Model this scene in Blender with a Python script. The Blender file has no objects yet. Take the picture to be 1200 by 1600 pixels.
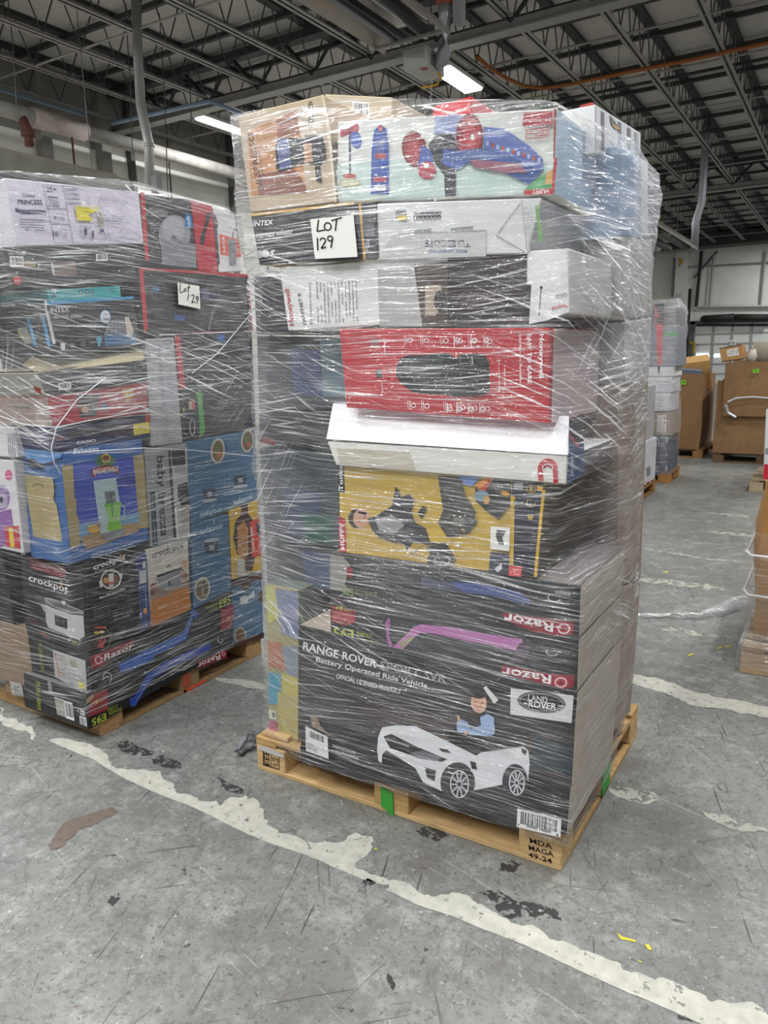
import bpy, bmesh, math, random
from mathutils import Vector, Matrix, noise as mnoise
random.seed(7)
SC=bpy.context.scene
COL=SC.collection
# ---------------------------------------------------------------- camera, world, exposure
F_PX,PITCH,ROLL,CAM_H=1176.0,0.20345,-0.02477,1.577
YAW=math.radians(31.7)
def _rotz(v):
    c,s=math.cos(YAW),math.sin(YAW); return Vector((v[0]*c-v[1]*s,v[0]*s+v[1]*c,v[2]))
_f=Vector((0,math.cos(PITCH),-math.sin(PITCH))); _r=Vector((1,0,0)); _u=_r.cross(_f)
_c,_s=math.cos(ROLL),math.sin(ROLL)
CR=_rotz(_c*_r+_s*_u); CU=_rotz(-_s*_r+_c*_u); CF=_rotz(_f); CO=Vector((0,0,CAM_H))
cd=bpy.data.cameras.new('camera'); cam=bpy.data.objects.new('camera',cd); COL.objects.link(cam)
m=Matrix((CR,CU,-CF)).transposed().to_4x4(); m.translation=CO; cam.matrix_world=m
cd.sensor_fit='VERTICAL'; cd.sensor_height=32.0; cd.lens=F_PX/1600*32.0; cd.clip_start=.05; cd.clip_end=200
SC.camera=cam
SC.view_settings.view_transform='Standard'; SC.view_settings.look='None'
SC.view_settings.gamma=1.0; SC.view_settings.use_curve_mapping=False
SC.view_settings.exposure=0.0
w=bpy.data.worlds.new('world'); SC.world=w; w.use_nodes=True
w.node_tree.nodes['Background'].inputs[0].default_value=(.95,.98,1,1)
w.node_tree.nodes['Background'].inputs[1].default_value=.36
LAMP_W=180.0

# ---------------------------------------------------------------- helpers
def at(px,py,ax,val):
    """point where the sight line through a photo pixel meets the plane ax=val"""
    d=CF+(px-600)/F_PX*CR+(800-py)/F_PX*CU
    k='xyz'.index(ax); t=(val-CO[k])/d[k]; return CO+d*t
def L(h):
    h=h.lstrip('#'); o=[]
    for i in (0,2,4):
        c=int(h[i:i+2],16)/255; o.append(c/12.92 if c<=.04045 else ((c+.055)/1.055)**2.4)
    return (*o,1)
_mats={}
def mat(col,rough=.45,metal=0,bump=0,scale=30,var=0,name=None,emit=0):
    key=(col,rough,metal,bump,scale,var,emit)
    if key in _mats: return _mats[key]
    m=bpy.data.materials.new(name or 'paint_'+col.strip('#')); m.use_nodes=True
    nt=m.node_tree; b=nt.nodes['Principled BSDF']; c=L(col)
    b.inputs['Base Color'].default_value=c; b.inputs['Roughness'].default_value=rough; b.inputs['Metallic'].default_value=metal; b.inputs['Specular IOR Level'].default_value=.3
    if emit:
        b.inputs['Emission Color'].default_value=c; b.inputs['Emission Strength'].default_value=emit
    tc=nt.nodes.new('ShaderNodeTexCoord'); n=nt.nodes.new('ShaderNodeTexNoise'); n.inputs['Scale'].default_value=scale; n.inputs['Detail'].default_value=5
    nt.links.new(tc.outputs['Object'],n.inputs['Vector'])
    if var:
        mx=nt.nodes.new('ShaderNodeMix'); mx.data_type='RGBA'
        mx.inputs['A'].default_value=tuple(x*(1-var) for x in c[:3])+(1,); mx.inputs['B'].default_value=tuple(min(1,x*(1+var)) for x in c[:3])+(1,)
        r=nt.nodes.new('ShaderNodeMapRange'); r.inputs[1].default_value=.3; r.inputs[2].default_value=.7
        nt.links.new(n.outputs[0],r.inputs[0]); nt.links.new(r.outputs[0],mx.inputs[0]); nt.links.new(mx.outputs['Result'],b.inputs['Base Color'])
    if bump:
        bp=nt.nodes.new('ShaderNodeBump'); bp.inputs['Strength'].default_value=bump; bp.inputs['Distance'].default_value=.004
        nt.links.new(n.outputs[0],bp.inputs['Height']); nt.links.new(bp.outputs[0],b.inputs['Normal'])
    _mats[key]=m; return m
def kraft(col='#9c7a52'): return mat(col,.8,0,.15,18,.08,'kraft_board_'+col.strip('#'))
def wood(col='#c99a5e'):
    key=('wood',col)
    if key in _mats: return _mats[key]
    m=mat(col,.7,0,.2,9.5,.22,'wood_'+col.strip('#')); _mats[key]=m
    nt=m.node_tree; n=[x for x in nt.nodes if x.type=='TEX_NOISE'][0]; tc=[x for x in nt.nodes if x.type=='TEX_COORD'][0]
    mp=nt.nodes.new('ShaderNodeMapping'); mp.inputs['Scale'].default_value=(1,6,9)
    nt.links.new(tc.outputs['Object'],mp.inputs[0]); nt.links.new(mp.outputs[0],n.inputs['Vector']); return m
def wloc(o):
    v=Vector((0,0,0))
    while o: v=v+o.location; o=o.parent
    return v
def link(name,bm,mats,parent=None,origin=None,smooth=False):
    me=bpy.data.meshes.new(name)
    if origin is not None: bmesh.ops.translate(bm,verts=bm.verts,vec=-Vector(origin))
    bm.to_mesh(me); bm.free()
    for x in mats: me.materials.append(x)
    if smooth:
        for p in me.polygons: p.use_smooth=True
    o=bpy.data.objects.new(name,me); COL.objects.link(o)
    if origin is not None: o.location=origin
    if parent:
        o.parent=parent; o.location=Vector(origin or (0,0,0))-wloc(parent)
    return o
def tag(o,label,cat,group=None,kind=None):
    o['label']=label; o['category']=cat
    if group: o['group']=group
    if kind: o['kind']=kind
    return o
def empty(name,loc): 
    o=bpy.data.objects.new(name,None); o.empty_display_size=.1; o.location=loc; COL.objects.link(o); return o
def struct(o): o['kind']='structure'; return o
def bx(bm,x0,y0,z0,x1,y1,z1,mi=0,bev=0):
    vs=[bm.verts.new(p) for p in ((x0,y0,z0),(x1,y0,z0),(x1,y1,z0),(x0,y1,z0),(x0,y0,z1),(x1,y0,z1),(x1,y1,z1),(x0,y1,z1))]
    fs=[bm.faces.new([vs[i] for i in q]) for q in ((0,1,5,4),(1,2,6,5),(2,3,7,6),(3,0,4,7),(4,5,6,7),(3,2,1,0))]
    for f in fs: f.material_index=mi
    if bev: bmesh.ops.bevel(bm,geom=list({e for f in fs for e in f.edges}),offset=bev,segments=1,affect='EDGES')
    return fs
def box(name,x0,y0,z0,x1,y1,z1,m,parent=None,bev=0):
    bm=bmesh.new(); bx(bm,x0,y0,z0,x1,y1,z1,0,bev); return link(name,bm,[m],parent,((x0+x1)/2,(y0+y1)/2,min(z0,z1)))
def tube(bm,pts,r,seg=8,mi=0,cap=True):
    pts=[Vector(p) for p in pts]; rings=[]
    for i,p in enumerate(pts):
        a=pts[max(i-1,0)]; b=pts[min(i+1,len(pts)-1)]; t=(b-a).normalized()
        u=t.cross(Vector((0,0,1)) if abs(t.z)<.95 else Vector((1,0,0))).normalized(); v=t.cross(u)
        rr=r[i] if isinstance(r,(list,tuple)) else r
        rings.append([bm.verts.new(p+(u*math.cos(2*math.pi*k/seg)+v*math.sin(2*math.pi*k/seg))*rr) for k in range(seg)])
    for a,b in zip(rings,rings[1:]):
        for k in range(seg):
            f=bm.faces.new((a[k],a[(k+1)%seg],b[(k+1)%seg],b[k])); f.material_index=mi
    if cap:
        for q in (rings[0][::-1],rings[-1]): bm.faces.new(q).material_index=mi
def tubeobj(name,pts,r,m,parent=None,seg=8,origin=None):
    bm=bmesh.new(); tube(bm,pts,r,seg); o=link(name,bm,[m],parent,origin or tuple(Vector(pts[0])),smooth=seg>6); return o
_txt={}
def textmesh(s):
    if s in _txt: return _txt[s]
    cu=bpy.data.curves.new('t','FONT'); cu.body=s; cu.size=1; cu.resolution_u=2; cu.offset=.016
    o=bpy.data.objects.new('t',cu); COL.objects.link(o)
    dg=bpy.context.evaluated_depsgraph_get(); me=bpy.data.meshes.new_from_object(o.evaluated_get(dg))
    V=[(v.co.x,v.co.y) for v in me.vertices]; Fs=[tuple(p.vertices) for p in me.polygons]
    bpy.data.objects.remove(o); bpy.data.curves.remove(cu); bpy.data.meshes.remove(me)
    w=max(v[0] for v in V); x0=min(v[0] for v in V); _txt[s]=([((a-x0)/(w-x0),b/.7) for a,b in V],Fs); return _txt[s]

VW=dict(A=(360,130,3),B=(700,130,3.3333),C=(360,500,3),D=(700,500,3.3333),E=(380,860,3.5294),F=(660,860,3.0778),G=(0,260,5),H=(190,260,5.2174),
        I=(0,500,4),J=(190,500,4),K=(0,840,5),M=(190,820,4.7042),Q=(380,1080,3.75),R=(780,1060,4.6154),S=(980,350,3.5556),T=(960,700,4),O=(0,0,1),
        P=(980,440,4.44),N=(0,1050,2),U=(600,1150,2),X=(0,0,2.857),Y=(400,0,3),Z=(760,0,2.7273))
class Carton:
    """one cardboard box: a body mesh with its print, and stickers or flaps as parts"""
    def __init__(s,name,label,cat='box',group=None):
        s.name,s.label,s.cat,s.group=name,label,cat,group; s.view='O'; s.parts=[]; s.start(name); s.lay=0
    def start(s,name): s.cur=(name,bmesh.new(),[]); s.parts.append(s.cur); return s
    def part(s,name): return s.start(name)
    def mi(s,m):
        if isinstance(m,str): m=mat(m)
        if m not in s.cur[2]: s.cur[2].append(m)
        return s.cur[2].index(m)
    def w(s,p):
        ox,oy,k=VW[s.view]; x,y=ox+p[0]/k,oy+p[1]/k; q=at(x,y,s.pl[0],s.pl[1]); return q
    def body(s,quad,ax,val,depth,cf,cs=None,ct=None,view=None,bev=.003):
        if view: s.view=view
        val=round(val,5); s.pl=(ax,val); cs=cs or cf; ct=ct or cs
        s.depth=depth
        q=[s.w(p) for p in quad]                       # TL TR BR BL
        off=Vector((0,depth,0)) if ax=='y' else Vector((-depth,0,0))
        bm=s.cur[1]; a=[bm.verts.new(p) for p in q]; b=[bm.verts.new(p+off) for p in q]
        s.q=q
        ff=bm.faces.new((a[3],a[2],a[1],a[0])); ff.material_index=s.mi(cf)
        t=bm.faces.new((a[0],a[1],b[1],b[0])); t.material_index=s.mi(ct)
        bo=bm.faces.new((a[2],a[3],b[3],b[2])); bo.material_index=s.mi(ct)
        for x in (bm.faces.new((a[1],a[2],b[2],b[1])),bm.faces.new((a[3],a[0],b[0],b[3]))): x.material_index=s.mi(cs)
        bk=bm.faces.new((b[0],b[1],b[2],b[3])); bk.material_index=s.mi(cf)
        bmesh.ops.bevel(bm,geom=list(bm.edges),offset=bev,segments=1,affect='EDGES')
        bmesh.ops.recalc_face_normals(bm,faces=bm.faces)
        return s
    def plane(s,ax,val,view=None):
        val=round(val,5)
        if not hasattr(s,'lays'): s.lays={}
        if hasattr(s,'pl'): s.lays[s.pl]=s.lay
        s.pl=(ax,val)
        if view: s.view=view
        s.lay=s.lays.get(s.pl,0); return s
    def left_plane(s,view=None):                        # the -y face of a box whose +x face was drawn
        v=min(s.q[0].y,s.q[3].y); v=(s.q[0].y+s.q[3].y)/2; return s.plane('y',v-.004,view)
    def off(s,layer=None):
        if layer is None: s.lay+=1; layer=s.lay
        d=.0006+.0002*layer
        return Vector((0,-d,0)) if s.pl[0]=='y' else Vector((d,0,0))
    def poly(s,pts,c,layer=None):
        o=s.off(layer); bm=s.cur[1]
        f=bm.faces.new([bm.verts.new(s.w(p)+o) for p in pts]); f.material_index=s.mi(c)
        f.normal_update(); n=Vector((0,-1,0)) if s.pl[0]=='y' else Vector((1,0,0))
        if f.normal.dot(n)<0: f.normal_flip()
        return s
    def rect(s,x0,y0,x1,y1,c,sk=0): return s.poly([(x0,y0),(x1,y0+sk*(x1-x0)),(x1,y1+sk*(x1-x0)),(x0,y1)],c)
    def ell(s,cx,cy,rx,ry,c,rot=0,n=24,a0=0,a1=360):
        r=math.radians(rot); pts=[]
        k=n if a1-a0>=360 else n+1
        for i in range(k):
            t=math.radians(a0+(a1-a0)*i/n); x,y=rx*math.cos(t),ry*math.sin(t); pts.append((cx+x*math.cos(r)-y*math.sin(r),cy+x*math.sin(r)+y*math.cos(r)))
        return s.poly(pts,c)
    def ring(s,cx,cy,rx,ry,wd,c,rot=0,a0=0,a1=360,n=28):
        r=math.radians(rot); P=[]
        for i in range(n+1):
            t=math.radians(a0+(a1-a0)*i/n)
            P.append([(cx+x*math.cos(r)-y*math.sin(r),cy+x*math.sin(r)+y*math.cos(r)) for x,y in ((rx*math.cos(t),ry*math.sin(t)),((rx-wd)*math.cos(t),(ry-wd)*math.sin(t)))])
        s.lay+=1
        for a,b in zip(P,P[1:]): s.poly([a[0],b[0],b[1],a[1]],c,s.lay)
        return s
    def line(s,pts,wd,c):
        s.lay+=1
        for (x0,y0),(x1,y1) in zip(pts,pts[1:]):
            d=math.hypot(x1-x0,y1-y0) or 1; nx,ny=-(y1-y0)/d*wd/2,(x1-x0)/d*wd/2
            s.poly([(x0+nx,y0+ny),(x1+nx,y1+ny),(x1-nx,y1-ny),(x0-nx,y0-ny)],c,s.lay)
        return s
    def text(s,t,p0,p1,up,c):
        """baseline from p0 to p1, up = vector of one capital's height"""
        V,Fs=textmesh(t); o=s.off(); bm=s.cur[1]; mi=s.mi(c)
        vs=[bm.verts.new(s.w((p0[0]+(p1[0]-p0[0])*a+up[0]*b,p0[1]+(p1[1]-p0[1])*a+up[1]*b))+o) for a,b in V]
        n=Vector((0,-1,0)) if s.pl[0]=='y' else Vector((1,0,0))
        for q in Fs:
            try: f=bm.faces.new([vs[i] for i in q])
            except ValueError: continue
            f.material_index=mi; f.normal_update()
            if f.normal.dot(n)<0: f.normal_flip()
        return s
    def print_lines(s,p0,p1,down,n,c,wd=.35,fill=.75):
        """rows of tiny print as broken strips"""
        s.lay+=1; dx,dy=down
        for i in range(n):
            ax,ay=p0[0]+dx*(i+.5)/n,p0[1]+dy*(i+.5)/n; t=0
            while t<.97:
                t2=min(.99,t+random.uniform(.05,.16)*1.2)
                if random.random()<fill:
                    e0=(ax+(p1[0]-p0[0])*t,ay+(p1[1]-p0[1])*t); e1=(ax+(p1[0]-p0[0])*t2,ay+(p1[1]-p0[1])*t2)
                    hx,hy=dx/n*wd/2,dy/n*wd/2
                    s.poly([(e0[0]-hx,e0[1]-hy),(e1[0]-hx,e1[1]-hy),(e1[0]+hx,e1[1]+hy),(e0[0]+hx,e0[1]+hy)],c,s.lay)
                t=t2+.02
        return s
    def barcode(s,p0,p1,down,n=18,c='#151515',bg='#e8e8e8'):
        if bg: s.poly([p0,p1,(p1[0]+down[0],p1[1]+down[1]),(p0[0]+down[0],p0[1]+down[1])],bg)
        s.lay+=1; t=.08; rnd=random.Random(n*7+int(p0[0]))
        while t<.9:
            wd=rnd.choice((.012,.02,.035))*18/n*1.2
            a=(p0[0]+(p1[0]-p0[0])*t,p0[1]+(p1[1]-p0[1])*t); b=(p0[0]+(p1[0]-p0[0])*(t+wd),p0[1]+(p1[1]-p0[1])*(t+wd))
            s.poly([(a[0]+down[0]*.1,a[1]+down[1]*.1),(b[0]+down[0]*.1,b[1]+down[1]*.1),(b[0]+down[0]*.78,b[1]+down[1]*.78),(a[0]+down[0]*.78,a[1]+down[1]*.78)],c,s.lay)
            t+=wd+rnd.choice((.015,.03))*18/n
        return s
    def done(s):
        root=None
        for name,bm,ms in s.parts:
            if not bm.verts: bm.free(); continue
            xs=[v.co for v in bm.verts]; org=Vector((sum(v.x for v in xs)/len(xs),sum(v.y for v in xs)/len(xs),min(v.z for v in xs)))
            o=link(name,bm,ms,root,org)
            if root is None: root=o; tag(o,s.label,s.cat,s.group)
        return root
# ---------------------------------------------------------------- materials of the setting
def floor_mat():
    m=bpy.data.materials.new('worn_concrete'); m.use_nodes=True; nt=m.node_tree; N=nt.nodes; K=nt.links; b=N['Principled BSDF']
    tc=N.new('ShaderNodeTexCoord')
    def noise(scale,det=6,rough=.6,sc=(1,1,1),rot=0,dist=0,loc=(0,0,0)):
        mp=N.new('ShaderNodeMapping'); mp.inputs['Scale'].default_value=sc; mp.inputs['Rotation'].default_value=(0,0,rot); mp.inputs['Location'].default_value=loc
        if rot:                                     # rotate first, stretch after
            m0=N.new('ShaderNodeMapping'); m0.inputs['Rotation'].default_value=(0,0,rot); mp.inputs['Rotation'].default_value=(0,0,0)
            K.new(tc.outputs['Object'],m0.inputs[0]); K.new(m0.outputs[0],mp.inputs[0])
        else: K.new(tc.outputs['Object'],mp.inputs[0])
        n=N.new('ShaderNodeTexNoise'); n.inputs['Scale'].default_value=scale; n.inputs['Detail'].default_value=det; n.inputs['Roughness'].default_value=rough; n.inputs['Distortion'].default_value=dist
        K.new(mp.outputs[0],n.inputs['Vector']); return n.outputs[0]
    def ramp(v,a,c,lo=0,hi=1):
        r=N.new('ShaderNodeMapRange'); r.inputs[1].default_value=a; r.inputs[2].default_value=c; r.inputs[3].default_value=lo; r.inputs[4].default_value=hi; K.new(v,r.inputs[0]); return r.outputs[0]
    def mul(a,c):
        x=N.new('ShaderNodeMath'); x.operation='MULTIPLY'
        for i,v in enumerate((a,c)):
            if isinstance(v,(int,float)): x.inputs[i].default_value=v
            else: K.new(v,x.inputs[i])
        return x.outputs[0]
    def mix(base,col,fac):
        x=N.new('ShaderNodeMix'); x.data_type='RGBA'; K.new(fac,x.inputs[0])
        if isinstance(base,tuple): x.inputs['A'].default_value=base
        else: K.new(base,x.inputs['A'])
        x.inputs['B'].default_value=col; return x.outputs['Result']
    c=mix(L('#888a84'),L('#72736f'),ramp(noise(1.3,5),.35,.65))
    c=mix(c,L('#989a94'),ramp(noise(9,8,.7),.5,.66))
    c=mix(c,L('#64645f'),ramp(noise(30,10,.8,dist=.4),.51,.58,0,.62))
    c=mix(c,L('#6b6660'),mul(ramp(noise(7,10,.8,dist=.6,loc=(4,9,0)),.52,.6,0,.7),ramp(noise(1.1,3,loc=(7,2,0)),.36,.56)))
    c=mix(c,L('#4f4d49'),mul(ramp(noise(75,5,.7,dist=.5,loc=(2,8,8)),.58,.62),.8))
    c=mix(c,L('#b9bab4'),mul(ramp(noise(55,5,.7,dist=.5,loc=(12,3,8)),.62,.66),.6))
    c=mix(c,L('#5d4f46'),mul(ramp(noise(11,8,.75,dist=1,loc=(1,5,3)),.62,.67),.8))
    c=mix(c,L('#33322f'),mul(ramp(noise(16,4,.6,dist=.8,loc=(3,1,8)),.69,.72),.9))
    c=mix(c,L('#2c2a28'),mul(ramp(noise(6,9,.8,dist=.5,loc=(13,1,8)),.64,.69),.75))
    c=mix(c,L('#c8c9c5'),mul(ramp(noise(40,3,.5,loc=(9,9,1)),.7,.74),.7))
    c=mix(c,L('#5f5f5c'),mul(ramp(noise(4,7,.8,sc=(1,14,1),rot=.6,dist=.3),.58,.72),.55))
    c=mix(c,L('#5b5754'),ramp(noise(.75,6,.65,dist=.8,loc=(3.3,1.2,0)),.5,.7,0,.55))
    # dark tyre scuffs and fine scratches in several directions
    for i,(rot,sc,thr,col,k) in enumerate(((.9,5,.71,'#4c4b48',.6),(-.35,4,.72,'#4c4b48',.6),(1.7,6,.72,'#4c4a47',.6),(.25,5,.7,'#b4b4af',.3),(2.4,5,.705,'#454340',.7),(1.25,7,.7,'#383735',.8))):
        c=mix(c,L(col),mul(ramp(noise(sc,2,.5,sc=(.5,13,1),rot=rot,dist=.15,loc=(i*3,i*5,0)),thr,thr+.03),k))
    for i,(s,loc) in enumerate(((1.1,(2,3,0)),(1.9,(8,1,0)),(3.1,(5,5,0)))):
        mp=N.new('ShaderNodeMapping'); mp.inputs['Location'].default_value=loc; mp.inputs['Scale'].default_value=(1,.55,1); mp.inputs['Rotation'].default_value=(0,0,.7*i)
        dn=N.new('ShaderNodeTexNoise'); dn.inputs['Scale'].default_value=1.2; K.new(tc.outputs['Object'],dn.inputs['Vector'])
        vm=N.new('ShaderNodeVectorMath'); vm.operation='ADD'; K.new(tc.outputs['Object'],vm.inputs[0]); K.new(dn.outputs['Color'],vm.inputs[1]); K.new(vm.outputs[0],mp.inputs[0])
        v=N.new('ShaderNodeTexVoronoi'); v.feature='DISTANCE_TO_EDGE'; v.inputs['Scale'].default_value=s; K.new(mp.outputs[0],v.inputs['Vector'])
        c=mix(c,L('#3f3e3c'),mul(mul(ramp(v.outputs['Distance'],.0,.004,1,0),ramp(noise(2.2,3,loc=(i*4,3,2)),.5,.65)),.35))
    K.new(c,b.inputs['Base Color'])
    K.new(ramp(noise(2.2,8,.7),.3,.7,.26,.55),b.inputs['Roughness'])
    bp=N.new('ShaderNodeBump'); bp.inputs['Strength'].default_value=.35; bp.inputs['Distance'].default_value=.004; K.new(noise(22,9,.75),bp.inputs['Height']); K.new(bp.outputs[0],b.inputs['Normal'])
    return m
def film_mat(name,haze=.1,tint=(.6,.6,.605,1),k=1.0,vs=1.0):
    """clear stretch film: layered haze, drawn-out streaks where it is pulled into folds, their glints painted as near-white colour"""
    m=bpy.data.materials.new(name); m.use_nodes=True; nt=m.node_tree; N=nt.nodes; K=nt.links; N.clear()
    out=N.new('ShaderNodeOutputMaterial'); uv=N.new('ShaderNodeUVMap'); uv.uv_map='UVMap'
    def mt(op,a,c=None):
        x=N.new('ShaderNodeMath'); x.operation=op
        for i,v in enumerate((a,c)):
            if v is None: continue
            if isinstance(v,(int,float)): x.inputs[i].default_value=v
            else: K.new(v,x.inputs[i])
        return x.outputs[0]
    def add(*a):
        r=a[0]
        for b in a[1:]: r=mt('ADD',r,b)
        return r
    def mul(*a):
        r=a[0]
        for b in a[1:]: r=mt('MULTIPLY',r,b)
        return r
    wob=N.new('ShaderNodeTexNoise'); wob.inputs['Scale'].default_value=2.2; wob.inputs['Detail'].default_value=2; K.new(uv.outputs[0],wob.inputs['Vector'])
    wm=N.new('ShaderNodeVectorMath'); wm.operation='SCALE'; wm.inputs['Scale'].default_value=.03; K.new(wob.outputs['Color'],wm.inputs[0])
    wa=N.new('ShaderNodeVectorMath'); wa.operation='ADD'; K.new(uv.outputs[0],wa.inputs[0]); K.new(wm.outputs[0],wa.inputs[1])
    def streak(rot,fx,fy,a,c,loc,det=2,rough=.55):
        m0=N.new('ShaderNodeMapping'); m0.inputs['Rotation'].default_value=(0,0,rot); m0.inputs['Location'].default_value=(loc,loc*2,0); K.new(wa.outputs[0],m0.inputs[0])
        mp=N.new('ShaderNodeMapping'); mp.inputs['Scale'].default_value=(fx,fy,1); K.new(m0.outputs[0],mp.inputs[0])
        n=N.new('ShaderNodeTexNoise'); n.inputs['Scale'].default_value=1; n.inputs['Detail'].default_value=det; n.inputs['Roughness'].default_value=rough; K.new(mp.outputs[0],n.inputs['Vector'])
        r=N.new('ShaderNodeMapRange'); r.inputs[1].default_value=a; r.inputs[2].default_value=c; K.new(n.outputs[0],r.inputs[0]); return n.outputs[0],r.outputs[0]
    def blob(fx,fy,a,c,loc,rot=.1): return streak(rot,fx,fy,a,c,loc,3,.5)[1]
    n1,s1=streak(.03,2.6,150*vs,.56,.68,1)
    n2,s2=streak(-.12,2.3,125*vs,.57,.69,5)
    n3,s3=streak(.36,2.2,110*vs,.57,.69,9)
    n4,s4=streak(0.02,6,330*vs,.55,.72,14)
    n5,s5=streak(-.8,2.0,90*vs,.58,.69,21)
    n6,s6=streak(.1,1.2,48*vs,.62,.7,31,3)
    hz=N.new('ShaderNodeAttribute'); hz.attribute_name='haze'; H=hz.outputs['Fac']
    a=add(mul(s1,blob(1.5,3.5,.38,.6,17),.85),mul(s2,blob(1.3,3,.44,.6,7),.85),mul(s3,blob(1.3,1.6,.50,.62,3),.9),mul(s4,.42),
          mul(s5,blob(1.5,1.4,.54,.64,27),mt('MINIMUM',mul(H,2.5),1.0),.9),mul(s6,blob(1.2,2,.45,.6,37),.6))
    a=mul(a,add(.55,mul(H,.9)),k)
    base=mul(add(haze,mul(H,.55)),add(.45,mul(blob(1.8,6,.3,.7,23),.85)))
    fac=mt('MINIMUM',add(base,a),.96)
    tr=N.new('ShaderNodeBsdfTransparent'); tr.inputs[0].default_value=(.985,.985,.985,1)
    cm=N.new('ShaderNodeMix'); cm.data_type='RGBA'; cm.inputs['A'].default_value=tint; cm.inputs['B'].default_value=(.97,.97,.97,1); K.new(mt('MINIMUM',mul(a,1.4),1.0),cm.inputs[0])  # streaks turn near-white: glints painted into the diffuse colour
    df=N.new('ShaderNodeBsdfDiffuse'); K.new(cm.outputs['Result'],df.inputs[0])
    tl=N.new('ShaderNodeBsdfTranslucent'); K.new(cm.outputs['Result'],tl.inputs[0])
    gl=N.new('ShaderNodeBsdfGlossy'); gl.inputs['Roughness'].default_value=.16; gl.inputs[0].default_value=(1,1,1,1)
    bp=N.new('ShaderNodeBump'); bp.inputs['Strength'].default_value=1.0; bp.inputs['Distance'].default_value=.007
    K.new(add(n1,mul(n2,.8),mul(n3,.8),mul(n4,.3),mul(n5,.6),mul(n6,1.5)),bp.inputs['Height']); K.new(bp.outputs[0],gl.inputs['Normal'])
    d=N.new('ShaderNodeMixShader'); d.inputs[0].default_value=.22; K.new(df.outputs[0],d.inputs[1]); K.new(tl.outputs[0],d.inputs[2])
    g=N.new('ShaderNodeMixShader'); g.inputs[0].default_value=.4; K.new(d.outputs[0],g.inputs[1]); K.new(gl.outputs[0],g.inputs[2])
    g2=N.new('ShaderNodeMixShader'); K.new(add(.025,mul(s4,.12),mul(s1,.12)),g2.inputs[0]); K.new(tr.outputs[0],g2.inputs[1]); K.new(gl.outputs[0],g2.inputs[2])
    x=N.new('ShaderNodeMixShader'); K.new(fac,x.inputs[0]); K.new(g2.outputs[0],x.inputs[1]); K.new(g.outputs[0],x.inputs[2]); K.new(x.outputs[0],out.inputs[0])
    return m
def worn(col,hole=.5,scale=45,rough=.55,soft=.04):
    """paint or dirt on the floor with worn-through holes"""
    m=mat(col,rough,0,.25,28,.14,'worn_'+col.strip('#')+str(scale)); nt=m.node_tree; N=nt.nodes; K=nt.links
    if 'worn_mix' in N: return m
    out=[n for n in N if n.type=='OUTPUT_MATERIAL'][0]; b=N['Principled BSDF']; tc=[n for n in N if n.type=='TEX_COORD'][0]
    n=N.new('ShaderNodeTexNoise'); n.inputs['Scale'].default_value=scale; n.inputs['Detail'].default_value=7; n.inputs['Roughness'].default_value=.7; K.new(tc.outputs['Object'],n.inputs['Vector'])
    r=N.new('ShaderNodeMapRange'); r.inputs[1].default_value=hole-soft; r.inputs[2].default_value=hole; K.new(n.outputs[0],r.inputs[0])
    t=N.new('ShaderNodeBsdfTransparent'); x=N.new('ShaderNodeMixShader'); x.name='worn_mix'; K.new(r.outputs[0],x.inputs[0]); K.new(t.outputs[0],x.inputs[1]); K.new(b.outputs[0],x.inputs[2]); K.new(x.outputs[0],out.inputs[0]); return m
def film_wrap(name,rows,m,label,wr=.006,seg=10,rs=6,closed=True,top=None,group=None):
    """rows: list (bottom to top) of lists of (x,y,z,haze); lofted, resampled and wrinkled"""
    R=[]
    def lerp(a,b,t): return tuple(a[i]+(b[i]-a[i])*t for i in range(4))
    for a,b in zip(rows,rows[1:]):
        for k in range(rs): R.append([lerp(p,q,k/rs) for p,q in zip(a,b)])
    R.append(rows[-1])
    bm=bmesh.new(); uvl=bm.loops.layers.uv.new('UVMap'); hz=bm.verts.layers.float.new('haze'); G=[]; UVs=[]
    for row in R:
        pts=list(row)+([row[0]] if closed else []); out=[]; uu=[]; u=0
        for a,b in zip(pts,pts[1:]):
            d=math.dist(a[:3],b[:3])
            for k in range(seg): out.append(lerp(a,b,k/seg)); uu.append(u+d*k/seg)
            u+=d
        out.append(pts[-1]); uu.append(u)
        G.append(out); UVs.append(uu)
    cx=sum(p[0] for p in rows[0])/len(rows[0]); cy=sum(p[1] for p in rows[0])/len(rows[0])
    V=[]
    for i,row in enumerate(G):
        vr=[]
        for j,p in enumerate(row):
            if closed and j==len(row)-1: vr.append(vr[0]); continue
            P=Vector(p[:3]); d=Vector((P.x-cx,P.y-cy,0)).normalized()
            n=mnoise.noise(Vector((P.x*5,P.y*5,P.z*14)))+.5*mnoise.noise(Vector((P.x*14,P.y*14,P.z*40)))
            v=bm.verts.new(P+d*(wr*abs(n)*(1+3*p[3]))); v[hz]=p[3]; vr.append(v)
        V.append(vr)
    for i in range(len(V)-1):
        for j in range(len(V[0])-1):
            try: f=bm.faces.new((V[i][j],V[i][j+1],V[i+1][j+1],V[i+1][j]))
            except ValueError: continue
            f.smooth=True
            for lp,(ii,jj) in zip(f.loops,((i,j),(i,j+1),(i+1,j+1),(i+1,j))): lp[uvl].uv=(UVs[ii][jj],G[ii][jj][2])
    o=link(name,bm,[m],None,(cx,cy,rows[0][0][2])); tag(o,label,'stretch wrap',group); return o

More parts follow.
